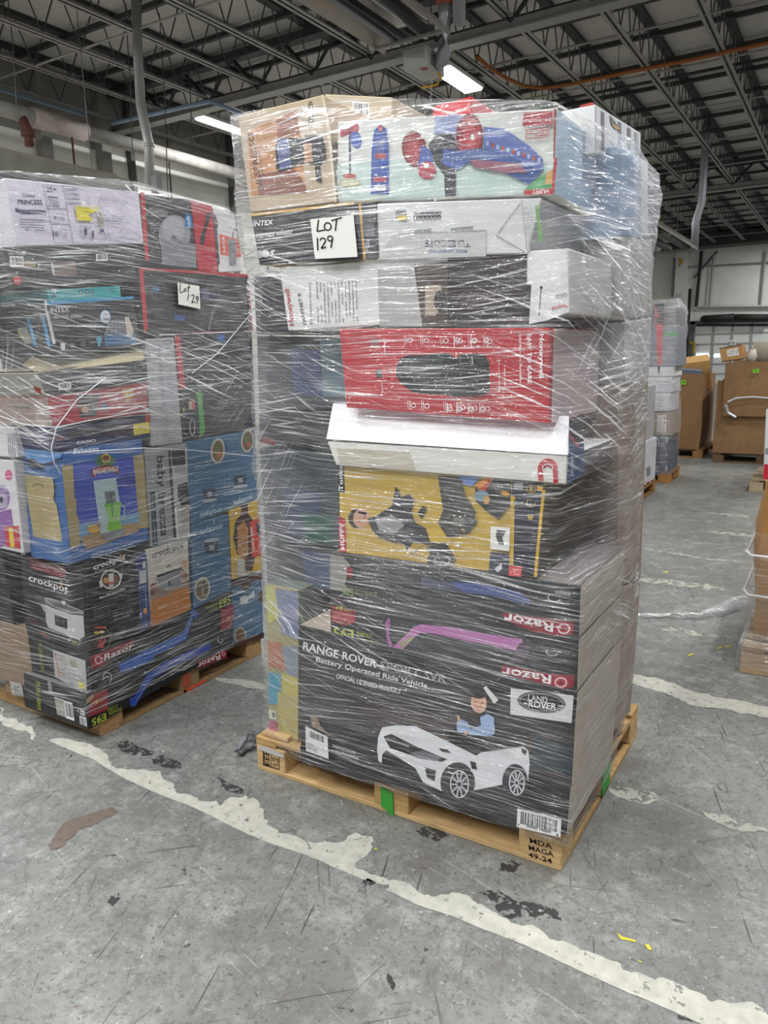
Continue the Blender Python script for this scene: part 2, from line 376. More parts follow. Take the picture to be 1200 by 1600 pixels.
# ---------------------------------------------------------------- the hall
FARY=38.0; LWX=-12.45; ZB=6.0; ZD=6.68
fm=floor_mat()
struct(box('floor',-13,-4,-.1,6,40,0,fm)); FLOOR=bpy.data.objects['floor']
deck=mat('#b3afa8',.75,0,.1,2.5,.08,'roof_deck_paint')
struct(box('ceiling',-13,-4,ZD,6,40,ZD+.1,deck))
wallm=mat('#dcdbd4',.75,0,.1,1.4,.08,'painted_block_wall')
struct(box('wall_far',-13,FARY,0,6,FARY+.2,ZD,wallm))
# left wall: dark upper band, lighter lower wall
bm=bmesh.new(); bx(bm,LWX-.2,-4,0,LWX,FARY,5.5,0); bx(bm,LWX-.2,-4,5.5,LWX,FARY,ZD,1)
for y in range(-3,38,3): bx(bm,LWX,y,0,LWX+.02,y+.02,ZD,2)
struct(link('wall_left',bm,[mat('#e0dfd6',.75,0,.1,1.4,.06,'lower_wall_paint'),mat('#8f8b83',.8,0,.1,1.2,.12,'upper_wall_grey'),mat('#4f4d48',.8)],None,(LWX,17,0)))
steel=mat('#4f4c48',.5,.0,0,8,.12,'joist_steel'); dsteel=mat('#3a3835',.6,0,0,8,.12,'dark_joist_steel'); lsteel=mat('#8b8782',.5,0,0,8,.1,'light_joist_steel')
JG='open web steel joists under the roof deck'
def make_joist(x,y0,y1):
    o=empty('steel_joist',(x,y0,ZB)); tag(o,'long open web steel roof joist running towards the far dock wall','roof joist',JG)
    bm=bmesh.new(); bx(bm,x-.065,y0,ZB,x-.012,y1,ZB+.012); bx(bm,x+.012,y0,ZB,x+.065,y1,ZB+.012); bx(bm,x-.018,y0,ZB,x-.012,y1,ZB+.055); bx(bm,x+.012,y0,ZB,x+.018,y1,ZB+.055)
    link('bottom_chord',bm,[lsteel],o,(x,y0,ZB))
    bm=bmesh.new(); bx(bm,x-.07,y0,ZD-.07,x+.07,y1,ZD-.01); link('top_chord',bm,[dsteel],o,(x,y0,ZD-.07))
    bm=bmesh.new(); n=int((y1-y0)/.62); st=(y1-y0)/n
    for i in range(n):
        a=y0+st*i; tube(bm,[(x,a,ZB+.03),(x,a+st*.42,ZD-.04)],.011,5); tube(bm,[(x,a+st*.58,ZD-.04),(x,a+st,ZB+.03)],.011,5)
    link('web',bm,[steel],o,(x,y0,ZB)); return o
def copy_tree(o,parent=None):
    c=o.copy(); COL.objects.link(c); c.parent=parent
    for ch in list(o.children):
        if ch.parent==o: copy_tree(ch,c)
    return c
j0=make_joist(-12.1,-2.6,10.5)
bays=(-2.6,10.66,23.9)
for b,yb in enumerate(bays):
    for i in range(14):
        x=-12.1+1.11*i
        if b==0 and i==0: continue
        c=copy_tree(j0); c.location=(x,yb,ZB)
def girder(y,label):
    o=empty('steel_girder',(-3,y,ZB)); tag(o,label,'roof girder')
    bm=bmesh.new(); bx(bm,-12.4,y-.11,ZB-.17,3.5,y+.11,ZB-.15); bx(bm,-12.4,y-.02,ZB-.15,3.5,y+.02,ZB-.01); link('bottom_chord',bm,[lsteel],o,(-3,y,ZB-.17))
    bm=bmesh.new(); bx(bm,-12.4,y-.1,ZD-.2,3.5,y+.1,ZD-.08); link('top_chord',bm,[dsteel],o,(-3,y,ZD-.2))
    bm=bmesh.new(); x=-12.1
    while x<3:
        tube(bm,[(x,y,ZB-.05),(x+.55,y,ZD-.15)],.035,4); tube(bm,[(x+1.11,y,ZB-.05),(x+.56,y,ZD-.15)],.035,4); x+=1.11
    link('web',bm,[dsteel],o,(-3,y,ZB))
girder(10.58,'near steel truss girder crossing above the wrapped stacks')
girder(23.8,'second steel truss girder crossing over the middle of the hall')
girder(36.9,'farthest steel girder crossing in front of the dock wall')
# deep dark header at the far wall
bm=bmesh.new(); bx(bm,-12.4,36.3,ZB-.1,5.9,36.5,ZB+.4); o=link('steel_header',bm,[dsteel],None,(-3,36.4,ZB)); tag(o,'dark deep steel header in front of the white dock wall top','beam')
# purlins and bridging rods across the joists
k=0; y=-2.0; P0=None
while y<37:
    if P0 is None:
        P0=box('roof_purlin',-12.4,y,ZD-.13,3.6,y+.07,ZD-.06,dsteel); tag(P0,'dark cross purlin tight under the roof deck','purlin','dark purlins under the roof deck'); oy=P0.location.y-y
    else:
        c=P0.copy(); COL.objects.link(c); c.location.y=y+oy
    y+=1.32
R0=None
for y in (1.2,4.6,8.0,12.05,13.9,16.3,18.9,21.5,25.5,28.5,31.5,34.5):
    if R0 is None: R0=tubeobj('bridging_rod',[(-12.4,y,ZB+.02),(3.6,y,ZB+.02)],.017,lsteel,seg=6,origin=(-4,y,ZB)); tag(R0,'thin pale bridging rod crossing the joist bottoms','rod','bridging rods across the joists')
    else: c=R0.copy(); COL.objects.link(c); c.location.y=y
# orange hose along the joists
pts=[at(x,y,'z',5.95) for x,y in ((745,88),(762,104),(790,122),(818,134),(850,138))]
pts+=[Vector((x,13.42+.03*math.sin(x*2),5.95)) for x in (-4.4,-3.5,-2.5,-1.5,-.4,1,2.5)]
o=tubeobj('orange_hose',pts,.03,mat('#8f5628',.5),seg=8); tag(o,'orange hose hung along the joist bottoms in a sagging curve','hose')
# sprinkler line with heads
galv=mat('#9a9c9e',.35,.6,0,20,.1,'galvanised_steel'); pipew=mat('#8c8982',.6,0,.1,6,.2,'painted_pipe')
for y,lab in ((11.3,'sprinkler pipe nearest the girder with hanging brass heads'),(15.2,'middle sprinkler pipe with hanging brass heads'),(19.2,'farther sprinkler pipe with hanging brass heads')):
    o=tubeobj('sprinkler_pipe',[(-12.2,y,ZB+.3),(3.6,y,ZB+.3)],.026,dsteel,seg=8,origin=(-4,y,ZB+.3)); tag(o,lab,'pipe')
    for i in range(6):
        x=-10.4+2.4*i; bm=bmesh.new(); tube(bm,[(x,y,ZB+.3),(x,y,ZB+.16),(x,y,ZB+.15),(x,y,ZB+.08),(x,y,ZB+.07),(x,y,ZB+.06)],[.012,.012,.03,.02,.045,.02],8); link('sprinkler_head',bm,[lsteel],o,(x,y,ZB+.06))
# pipes along the left wall
def longpipe(name,label,pts,r,m,cat='pipe'): o=tubeobj(name,pts,r,m,seg=12); tag(o,label,cat); return o
pa=at(0,167,'x',-11.6); pb=at(217,231,'x',-11.6); z=pa.z-.02
o=longpipe('wall_pipe','thick pale insulated pipe along the left wall',[(-11.6,-1,z),(-11.6,30,z)],.12,pipew)
q=at(72,196,'x',-11.6)
bm=bmesh.new(); tube(bm,[(-11.6,q.y-.25,z),(-11.6,q.y+.75,z)],.155,12); link('coupling',bm,[mat('#a99d94',.6,0,.2,10,.15)],o,(-11.6,q.y,z),True)
bm=bmesh.new(); tube(bm,[(-11.6,q.y-.45,z),(-11.45,q.y-.45,z-.25),(-11.45,q.y-.45,z-.5)],.07,10); tube(bm,[(-11.45,q.y-.45,z-.28),(-11.45,q.y-.45,z-.36)],.11,10); link('outlet',bm,[mat('#57352e',.8)],o,(-11.5,q.y-.45,z-.5),True)
for (px,py,lab) in ((115,230,'left'),):
    pass
za=at(0,140,'x',-11.9).z
bl=mat('#7f93a8',.45)
longpipe('blue_pipe','slim blue pipe above the insulated pipe on the left wall',[(-11.9,-1,za),(-11.9,9.6,za)],.032,bl)
e1=at(175,193,'y',9.7); e2=at(328,158,'y',9.7); e3=at(378,178,'z',e2.z)
longpipe('blue_conduit','blue conduit rising under the girder and turning back',[e1,e2,e3],.032,bl)
# brackets: rusty rods under the pipe
for px,yy in ((250,0),):
    p=at(87,200,'x',-11.6); longpipe('rust_rod','thin rusty rod standing beneath the insulated pipe coupling',[(-11.6,p.y+.3,z-.15),(-11.6,p.y+.3,z-1.4)],.018,mat('#5e3a30',.8),'rod')
# wall pilasters on the left wall
for px,lab in ((60,'grey steel pilaster at the left end of the left wall'),(152,'grey pilaster beside the hanging duct on the left wall')):
    p=at(px,210,'x',LWX); bm=bmesh.new(); bx(bm,LWX,p.y-.08,0,LWX+.2,p.y+.12,ZD); o=link('wall_pilaster',bm,[mat('#8d8a82',.7)],None,(LWX,p.y,0)); tag(o,lab,'column')
for px,lab in ((200,'first'),(355,'last')):
    p=at(px,230,'x',LWX); box_=box('wall_pilaster',LWX,p.y-.05,0,LWX+.12,p.y+.05,ZD,mat('#5b5954',.7)); tag(box_,'slim dark pilaster on left wall '+('behind the kinked duct' if lab=='first' else 'near the big stack top'),'column')
# kinked grey duct hanging left of centre
d0=[at(212,-20,'y',8),at(215,80,'y',8),at(220,165,'y',8),at(233,228,'y',8),at(234,292,'y',8)]
o=empty('hanging_duct',tuple(d0[-1])); tag(o,'grey kinked vertical duct hanging from the roof on the left','duct')
bm=bmesh.new(); tube(bm,d0[:3],.066,14); link('upper_tube',bm,[mat('#8f8e8b',.5,.3,.1,4,.15)],o,d0[2],True)
bm=bmesh.new(); tube(bm,d0[2:],.066,14); tube(bm,[d0[3]-Vector((0,0,.02)),d0[3]+Vector((0,0,.03))],.074,14); link('lower_tube',bm,[mat('#a9a8a4',.5,.3,.1,4,.12)],o,d0[-1],True)
box('mounting_plate',d0[-1].x+.08,d0[-1].y-.05,d0[-1].z-.1,d0[-1].x+.2,d0[-1].y+.05,d0[-1].z+.12,mat('#777777',.6),o)
# thin hanging wires
wires=[((198,40),(207,240),8.5),((252,60),(262,300),9),((15,20),(26,165),7),((297,150),(300,240),10)]
for i,(a,b,y) in enumerate(wires):
    a,b=at(*a,'y',y),at(*b,'y',y); a.z=ZD; mid=(a+b)/2+Vector((.03,0,0)); o=tubeobj('hanging_wire',[a,mid,b],.008,mat('#4c4a47',.6),seg=5)
    tag(o,('thin wire hanging just left of the kinked duct','thin wire hanging just right of the kinked duct','thin wire hanging at the far left of the hall','thin loose wire dangling in front of the left wall pipe')[i],'wire')
# ---------------------------------------------------------------- radiant heaters
refl=mat('#b9b2a8',.3,.6,0,4,.12,'aluminium_reflector'); darktube=mat('#3c3a3c',.45,.3,0,6,.1,'heater_tube')
def heater(x0,x1,y0,y1,z,label,burner=True,edge=None):
    xc=(x0+x1)/2; o=empty('radiant_heater',(xc,(y0+y1)/2,z)); tag(o,label,'heater')
    bm=bmesh.new(); w=(x1-x0)
    prof=[(x0-.02,z-.03),(x0,z),(x0+w*.2,z+.2),(x1-w*.2,z+.2),(x1,z),(x1+.02,z-.03),(x1,z+.04),(x1-w*.2,z+.22),(x0+w*.2,z+.22),(x0,z+.04)]
    A=[bm.verts.new((a,y0,b)) for a,b in prof]; Bv=[bm.verts.new((a,y1,b)) for a,b in prof]; n=len(prof)
    for i in range(n): bm.faces.new((A[i],A[(i+1)%n],Bv[(i+1)%n],Bv[i]))
    bmesh.ops.recalc_face_normals(bm,faces=bm.faces); link('reflector',bm,[refl],o,(xc,y0,z))
    for s in (-.2,.2): tubeobj('heat_tube',[(xc+s*w*1.1,y0+.1,z+.06),(xc+s*w*1.1,y1-.05,z+.06)],.075,darktube,o,12)
    for t in (.06,.5,.97):
        yy=y0+(y1-y0)*t
        if t!=.5: tubeobj('hanging_rod',[(xc,yy,z+.2),(xc,yy,ZD)],.006,steel,o,5)
        box('hanger',x0-.02,yy-.02,z-.04,x1+.02,yy+.02,z-.01,lsteel,o)
    return o
h=heater(-4.87,-4.06,2.0,8.17,5.0,'long radiant tube heater hanging above the big wrapped stack')
bz=at(665,100,'y',8.3); 
bm=bmesh.new(); bx(bm,-4.66,8.2,4.76,-4.36,8.65,4.98,0,.01)
# little maker mark on the burner box
bb_=link('burner_box',bm,[mat('#a9a7a2',.4,.3)],h,(-4.45,8.5,4.76))
bm=bmesh.new(); bx(bm,-4.36,8.3,4.8,-4.355,8.45,4.92); link('control_panel',bm,[mat('#6c6a68',.5)],bb_,(-4.45,8.2,4.8))
bm=bmesh.new(); bx(bm,-4.46,8.24,4.756,-4.39,8.31,4.76); link('red_badge',bm,[mat('#a3343c',.5)],bb_,(-4.36,8.3,4.756))
dp=Vector((-4.02,8.35,4.93))
bm=bmesh.new(); tube(bm,[(-4.20,8.35,6.6),(-4.20,8.35,5.42)],.085,16); link('flue',bm,[galv],h,(-4.20,8.35,5.4),True)
bm=bmesh.new(); tube(bm,[(-4.20,8.35,5.44),(-4.20,8.35,5.38)],.094,16); link('red_collar',bm,[mat('#a5443a',.5)],h,(-4.20,8.35,5.38),True)
bm=bmesh.new(); tube(bm,[(-4.20,8.35,5.38),(-4.20,8.35,5.28),(-4.20,8.35,5.1),(-4.22,8.38,4.96),(-4.27,8.42,4.88),(-4.33,8.45,4.86),(-4.38,8.45,4.86)],[.085,.07,.06,.075,.085,.085,.06],16); link('fan_elbow',bm,[galv],h,(-4.05,8.38,4.86),True)
box('junction_box',-4.08,8.3,5.15,-3.98,8.42,5.45,mat('#8f8f90',.5),h)
g=[at(683,112,'y',8.5),at(689,122,'y',8.5),at(684,132,'y',8.5),at(672,135,'y',8.5),at(658,137,'y',8.5)]
o=tubeobj('gas_hose',g,.014,mat('#c79a2f',.5),h,8)
a=at(676,110,'y',8.5); b_=at(672,170,'y',8.5); bm=bmesh.new()
for i in range(14):
    p=a.lerp(b_,i/14); q2=a.lerp(b_,(i+.8)/14); d=Vector((.012,0,0)) if i%2 else Vector((0,.012,0)); tube(bm,[p-d,q2-d],.004,4); tube(bm,[p+d,q2+d],.004,4)
o=link('hanging_chain',bm,[mat('#b9b7b0',.4,.5)],None,tuple(b_)); tag(o,'pale chain hanging from the heater burner box above the stack','chain')
hz_=at(0,236,'x',-8.4).z; hy_=at(200,290,'x',-8.4).y
h2=heater(-9.35,-8.42,2.0,hy_,hz_-.12,'long radiant heater trough hanging above the left stack')
box('side_beam',-8.42,2.0,hz_-.2,-8.36,hy_,hz_,mat('#7d7b70',.6,0,.1,5,.15),h2)
p=Vector((-3.33,19.56,3.86)); heater(p.x-.85,p.x,13.5,p.y,p.z,'radiant heater hanging behind the right edge of the big stack')
fl=[at(x,y,'y',19.7) for x,y in ((1104,190),(1101,250),(1096,316),(1087,346),(1085,392))]
o=tubeobj('flue_duct',fl,.085,galv,seg=14); tag(o,'shiny silver flue duct dropping to the heater on the right','duct')
# ---------------------------------------------------------------- ceiling lights
def fixture(x,y,z,ln,label,vis_w=.16,power=None,wide=.16):
    power=power or LAMP_W; o=empty('ceiling_light',(x,y,z)); tag(o,label,'light','strip lights under the joists' if label.startswith('white strip') else None)
    bm=bmesh.new(); bx(bm,x-wide*.6,y-ln/2,z,x+wide*.6,y+ln/2,z+.06,0,.01); link('housing',bm,[mat('#cfcfca',.4)],o,(x,y,z))
    bm=bmesh.new(); bx(bm,x-wide/2,y-ln/2+.02,z-.03,x+wide/2,y+ln/2-.02,z-.001,0,.01); link('diffuser',bm,[mat('#f6faff',.4,emit=14)],o,(x,y,z-.03))
    ld=bpy.data.lights.new('lamp','AREA'); ld.shape='RECTANGLE'; ld.size=wide; ld.size_y=ln-.1; ld.energy=power; ld.color=(.97,.985,1)
    lo=bpy.data.objects.new('lamp',ld); COL.objects.link(lo); lo.parent=o; lo.location=(0,0,-.045)
    return o
fixture(-5.55,11.45,5.72,1.2,'bright strip light just above the centre of the wrapped stack',wide=.3)
p1=at(319,183,'z',5.9); p2=at(374,207,'z',5.9); fixture((p1.x+p2.x)/2,(p1.y+p2.y)/2+.1,5.9,abs(p2.y-p1.y)+.35,'bright strip light left of the wrapped stack top near the left wall',wide=.22)
# rest of the rows, out of frame; two added to brighten the left wall
for i,(x,y) in enumerate(((-8,2),(-3.5,1.0),(.2,-1.6),(.8,3.2),(-1.2,-3),(1.2,7.5),(1.5,12.5),(-5.5,-2),(-10.9,5.0),(-10.9,18.5),(-9.5,17.5),(2,18),(1,26),(-9,26),(-2,35))):
    fixture(x,y,5.85,1.2,'white strip light under the joists outside the picture, in rows with two added for the left wall')
# ---------------------------------------------------------------- far dock wall
v='S'
def fp(p,yy=FARY):
    ox,oy,k=VW['S']; return at(ox+p[0]/k,oy+p[1]/k,'y',yy)
white=mat('#e4e4df',.5); dk=mat('#2c2b2a',.6); grey=mat('#9d9c97',.5)
# dock door
a=fp((380,560)); x0=a.x; x1=x0+5.2; zt=a.z
D=empty('door_1',((x0+x1)/2,FARY-.03,0)); struct(D); D['label']='white sectional dock door numbered ten on the far wall'
box('door_panel',x0,FARY-.06,0,x1,FARY-.01,zt,mat('#dfdfda',.5),D)
bm=bmesh.new()
for i in range(1,6):
    zz=zt*i/6; bx(bm,x0,FARY-.09,zz-.03,x1,FARY-.055,zz+.03)
w_=(fp((590,600)).x-fp((485,600)).x)
xx=x0+w_
while xx<x1: bx(bm,xx-.05,FARY-.1,0,xx+.05,FARY-.055,zt); xx+=w_
link('door_rail',bm,[grey],D,(x0,FARY-.09,0))
for i,(u0,u1) in enumerate(((385,455),(485,515),(560,690))):
    a,b=fp((u0,720)),fp((u1,740)); box('door_window',a.x,FARY-.12,b.z,b.x,FARY-.05,a.z,mat('#dff2f6',.1,emit=1.6),D)
a,b=fp((372,545)),fp((382,760)); bm=bmesh.new(); bx(bm,x0-.22,FARY-.14,0,x0,FARY,zt+.15); bx(bm,x0-.22,FARY-.14,zt+.02,x1,FARY,zt+.17); link('door_track',bm,[mat('#6d6c69',.5)],D,(x0,FARY,0))
# number plate
a,b=fp((567,645)),fp((601,675))
c=Carton('dock_number_sign','small white sign reading 10 above the dock door windows','sign'); c.view='S'
c.body([(567,645),(601,645),(601,675),(567,675)],'y',FARY-.14,.02,'#f0f0ee'); c.text('10',(573,671),(596,671),(0,-20),'#1b1b1b'); c.done()
# wall steel: girts, columns, black dock bumpers
def wb(name,label,p,q,th,m,cat='trim',yy=FARY-.15,round_=False):
    a,b=fp(p,yy),fp(q,yy); o=tubeobj(name,[a,b],th,m,seg=8 if round_ else 4); tag(o,label,cat); return o
wb('wall_girt','white steel girt running above the dock door',(385,463),(1000,455),.07,mat('#b9b8b3',.5),'beam')
wb('wall_girt','thin pipe running high across the white dock wall',(340,240),(1000,200),.035,mat('#8f8e8a',.5),'pipe')
wb('wall_pipe','black vertical pipe on the white wall left of the dock door',(413,150),(383,460),.07,dk,'pipe')
wb('wall_pipe','grey slim downpipe left of the large wall panel',(480,170),(455,460),.05,grey,'pipe')
wb('wall_pipe','grey slim downpipe right of the large wall panel',(768,150),(740,455),.05,grey,'pipe')
wb('wall_brace','dark diagonal brace on the white wall',(500,150),(370,300),.045,mat('#5d5c59',.6),'brace')
wb('door_spring','thin dark spring rod above the dock door opening',(385,562),(1000,560),.05,mat('#3a3a39',.6),'rod')
p=fp((350,360),FARY-.6); o=tubeobj('dock_pole',[(p.x,p.y,0),(p.x,p.y,p.z)],.07,dk,seg=8); tag(o,'black post beside the dock door','post')
wb('wall_pipe','grey vertical conduit behind the wrapped stack edge',(262,190),(250,400),.06,grey,'pipe')
o=tubeobj('spring_bar',[fp((425,528),FARY-.2),fp((425,528),FARY-.4),fp((590,518),FARY-.4),fp((590,518),FARY-.2)],.16,dk,seg=8); tag(o,'left black bar hung above the dock door','bar')
o=tubeobj('spring_bar',[fp((610,520),FARY-.02),fp((610,520),FARY-.4),fp((780,522),FARY-.4),fp((780,522),FARY-.02)],.16,dk,seg=8); tag(o,'right black bar hung above the dock door','bar')
a,b=fp((278,185)),fp((312,760)); o=box('wall_pilaster',a.x,FARY-.3,0,b.x,FARY,ZB-.1,mat('#e2e1dc',.6)); tag(o,'white pilaster between the stack and the dock door','column')
o=tubeobj('yellow_clip',[fp((290,190),FARY-.4),fp((300,215),FARY-.4),fp((288,235),FARY-.4)],.07,mat('#c9a23a',.5),seg=6); tag(o,'small yellow hook high on the white pilaster','hook')
o=tubeobj('yellow_latch',[fp((328,655),FARY),fp((330,660),FARY-.4),fp((372,665),FARY-.4),fp((365,720),FARY-.4)],.08,mat('#a98a3a',.6),seg=6); tag(o,'yellowish door latch arm beside the black dock post','latch')
# ---------------------------------------------------------------- painted line and marks on the floor
def mark(name,pts,m,view='N',jag=.012,z=.0012,n=9,clean=()):
    ox,oy,k=VW[view]; P=[at(ox+x/k,oy+y/k,'z',0) for x,y in pts]; out=[]
    for i,(a,b) in enumerate(zip(P,P[1:]+P[:1])):
        L_=(b-a).length; nn=max(1,int(L_/.008))
        for t in range(nn):
            q=a.lerp(b,t/nn); j=.003 if i in clean else jag*1.6
            d=Vector((0,0,0))
            for o_ in (1,2,4,8): d+=Vector((mnoise.noise(q*9*o_),mnoise.noise(q*9*o_+Vector((5,5,5))),0))/o_**.7
            out.append((q.x+j*d.x*1.3,q.y+j*d.y*1.3))
    bm=bmesh.new(); f=bm.faces.new([bm.verts.new((x,y,z)) for x,y in out]); f.normal_update()
    if f.normal.z<0: f.normal_flip()
    bmesh.ops.triangulate(bm,faces=[f],ngon_method='EAR_CLIP')
    o=link(name,bm,[m],FLOOR,(out[0][0],out[0][1],z)); return o
linep=worn('#b5b3a8',.41,26); linef=worn('#a3a297',.5,18)
mark('painted_line',[(0,158),(45,180),(108,206),(100,180),(80,158),(20,145),(10,120),(0,110)],linep,'N')
mark('painted_line',[(150,215),(290,275),(380,330),(470,372),(560,405),(640,440),(740,490),(830,530),(900,555),(1000,590),(1100,635),(1200,668),(1200,640),(1130,605),(1150,560),(1158,515),(1120,503),(1050,530),(1000,545),(940,520),(880,500),(820,460),(815,410),(770,390),(720,395),(690,415),(640,408),(560,370),(530,345),(510,318),(450,305),(400,310),(350,290),(330,255),(300,225),(240,218),(190,205)],linep,'N',clean=range(0,11))
mark('painted_line',[(0,480),(100,525),(240,575),(400,640),(560,710),(700,775),(840,835),(1000,905),(1120,960),(1260,1010),(1300,960),(1200,860),(1140,830),(1070,845),(1000,830),(920,785),(850,780),(760,740),(690,700),(640,665),(560,632),(520,640),(470,610),(400,585),(380,560),(330,540),(280,525),(245,490),(200,505),(130,495),(60,470),(0,448)],linep,'U',clean=range(0,9))
for pts in ([(110,1470),(110,1410),(260,1435),(400,1480),(520,1530),(700,1560),(870,1600),(1050,1650),(1050,1700),(700,1640),(480,1600),(300,1530)],
            [(140,810),(260,815),(420,835),(560,850),(700,870),(680,890),(520,880),(380,865),(250,850),(140,830)],
            [(280,1120),(400,1125),(520,1150),(680,1180),(640,1195),(500,1170),(380,1150),(300,1140)],
            [(570,515),(720,525),(890,545),(890,560),(740,548),(620,535)],
            [(560,402),(700,408),(880,432),(880,442),(700,425)],
            [(180,625),(400,655),(560,685),(700,700),(860,712),(860,720),(700,712),(540,695),(380,668),(200,635)]):
    mark('painted_line',pts,linef if pts[0][0]!=110 else linep,'T',.012)
for pts in ([(1050,1270),(1070,1265),(1080,1275)],): pass
mark('painted_line',[(700,165),(780,160),(850,190),(855,205),(800,208),(730,195)],linef,'U',.01)
mark('painted_line',[(985,230),(1060,250),(1200,290),(1200,305),(1100,290),(1030,275)],linef,'U',.01)
mark('painted_line',[(670,20),(760,20),(838,42),(838,55),(760,45),(690,32)],linep,'N',.008)
dst=worn('#3a3836',.50,30); bst=worn('#6b5f57',.42,14,soft=.12)
mark('floor_stain',[(160,520),(200,470),(280,440),(360,420),(370,440),(320,465),(260,495),(200,540),(150,555)],bst,'N',.012)
for pts in ([(365,225),(400,215),(440,235),(480,250),(470,262),(420,258),(380,245)],[(470,270),(510,262),(560,285),(565,300),(520,300),(480,285)],[(340,700),(360,692),(370,708),(352,728),(340,720)],[(675,330),(700,340),(765,360),(760,380),(700,365)],[(1125,660),(1150,635),(1170,655),(1140,672)],[(568,790),(580,784),(590,792),(578,800)]):
    mark('floor_stain',pts,dst,'N',.008)
for pts in ([(280,485),(330,480),(400,505),(480,520),(540,555),(560,590),(510,580),(450,560),(380,560),(340,520)],[(360,400),(400,388),(425,405),(400,430),(370,425)],[(0,760),(20,765),(30,790),(20,803),(0,780)],[(915,875),(950,880),(965,895),(930,897)],[(90,290),(150,285),(200,310),(180,330),(120,320)]):
    mark('floor_stain',pts,dst,'U',.01)
yl=mat('#c9c03a',.6)
for v_,pts in (('U',[(726,614),(745,628),(788,638),(786,643),(742,636)]),('U',[(812,650),(825,650),(836,668),(825,668)]),('U',[(788,700),(806,706),(800,709)]),('T',[(455,1295),(495,1283),(490,1295),(465,1303)]),('T',[(640,1250),(675,1243),(675,1250),(645,1256)]),('T',[(690,1241),(720,1238),(720,1244),(692,1247)]),('T',[(310,772),(340,772),(335,780),(315,780)]),('N',[(1165,552),(1178,552),(1176,558)])):
    mark('yellow_paint_fleck',pts,yl,v_,.002,.0016)
# ---------------------------------------------------------------- pallets
def pallet(x0,x1,y0,y1,label,wd='#c4a474',text=None,green=False,mid='',group=None,w2='#b3915f'):
    o=empty('wooden_pallet',((x0+x1)/2,(y0+y1)/2,0)); tag(o,label,'pallet',group); W1,W2=wood(wd),wood(w2)
    wx,wy=x1-x0,y1-y0; bl,bd=.14,.1
    for yy in (y0,(y0+y1)/2-.05,y1-.1): box('bottom_board',x0,yy,0,x1,yy+.1,.018,W1,o,.002)
    for xx in (x0,x1-bl+.04): box('bottom_runner',xx,y0+.1,0.002,xx+.1,y1-.1,.017,W2,o)
    for i,xx in enumerate((x0,(x0+x1)/2-bl/2,x1-bl)):
        for j,yy in enumerate((y0,(y0+y1)/2-.06,y1-.12)): box('block',xx,yy,.018,xx+bl,yy+.12,.108,W1 if (i+j)%2==0 else W2,o,.003)
    for xx in (x0,(x0+x1)/2-.05,x1-.1): box('stringer_board',xx,y0,.108,xx+.1,y1,.124,W2,o,.002)
    n=7; yy=y0
    for i in range(n):
        wdt=.125 if i in (0,n-1) else .095
        yy=y0+(wy-.11)*i/(n-1); box('deck_board',x0,yy,.124,x1,yy+(.11 if i in (0,n-1) else .09),.14,W1 if i%2 else W2,o,.002)
    return o
MP=pallet(-1.865,-.638,2.025,3.0,'light wooden pallet with stencilled blocks under the big wrapped stack')
# stencils on the pallet blocks
def stencil(px_lines,ax,val,view,parent,name,c='#221b14'):
    k=Carton(name,'','x'); k.plane(ax,val,view)
    for t in px_lines: t(k)
    bm=k.cur[1]; xs=[q.co for q in bm.verts]; org=Vector((sum(q.x for q in xs)/len(xs),sum(q.y for q in xs)/len(xs),min(q.z for q in xs)))
    near=min([o for o in COL.objects if o.parent==parent and o.name.startswith('block')],key=lambda o:(parent.location+o.location-org).length)
    return link(name,bm,k.cur[2],near,org)
ink='#221b14'
stencil([lambda k:k.text('MDA',(222,1185),(385,1232),(-3,-38),ink),lambda k:k.text('MAGA',(215,1235),(395,1288),(-3,-38),ink),lambda k:k.text('49-24',(212,1285),(382,1335),(-3,-36),ink)],'y',2.025,'R',MP,'stencil')
stencil([lambda k:k.poly([(116,340),(122,338),(122,428),(212,455),(212,461),(116,433)],ink,1),lambda k:k.poly([(163,372),(167,373),(167,444),(163,443)],ink,1),lambda k:k.poly([(209,385),(213,386),(213,458),(209,457)],ink,1),
   lambda k:k.text('072',(170,408),(208,419),(0,-22),ink),lambda k:k.text('HT',(176,438),(206,447),(0,-20),ink),lambda k:k.text('EEF',(126,428),(122,345),(30,10),ink)],'y',2.025,'Q',MP,'stencil')
gy=2.022; a=at(597,1229,'y',gy); bm=bmesh.new()
vs=[bm.verts.new(at(px,py,'y',gy)) for px,py in ((595.5,1228),(614,1240),(616,1277),(596,1258))]; f=bm.faces.new(vs); r=bmesh.ops.extrude_face_region(bm,geom=[f]); bmesh.ops.translate(bm,verts=[v for v in r['geom'] if isinstance(v,bmesh.types.BMVert)],vec=(0,-.004,0)); bmesh.ops.recalc_face_normals(bm,faces=bm.faces)
link('green_painted_face',bm,[mat('#3f9a3c',.6,0,.1,20,.1)],MP,(a.x,a.y,.02))
box('green_painted_edge',-.638,2.46,.02,-.632,2.56,.105,mat('#3f9a3c',.6,0,.1,20,.1),MP)
LP=pallet(-3.86,-2.632,1.895,2.95,'worn wooden pallet under the left wrapped stack','#a5835a',w2='#8f7350')
box('orange_painted_edge',-2.632,2.39,.004,-2.6305,2.52,.018,mat('#d9512c',.6),LP)
box('orange_painted_block',-2.632,2.37,.03,-2.629,2.42,.1,mat('#a9533c',.6),LP)
# loose extra board on the big pallet's left front corner
box('loose_board',-1.845,2.04,.142,-1.72,2.13,.158,wood('#c4a474'),MP,.002)

# ---------------------------------------------------------------- big stack: front row
WHT='#e6e6e2'
def C(name,label,cat='box',group=None): return Carton(name,label,cat,group)
GS='boxes at the front of the big wrapped stack'
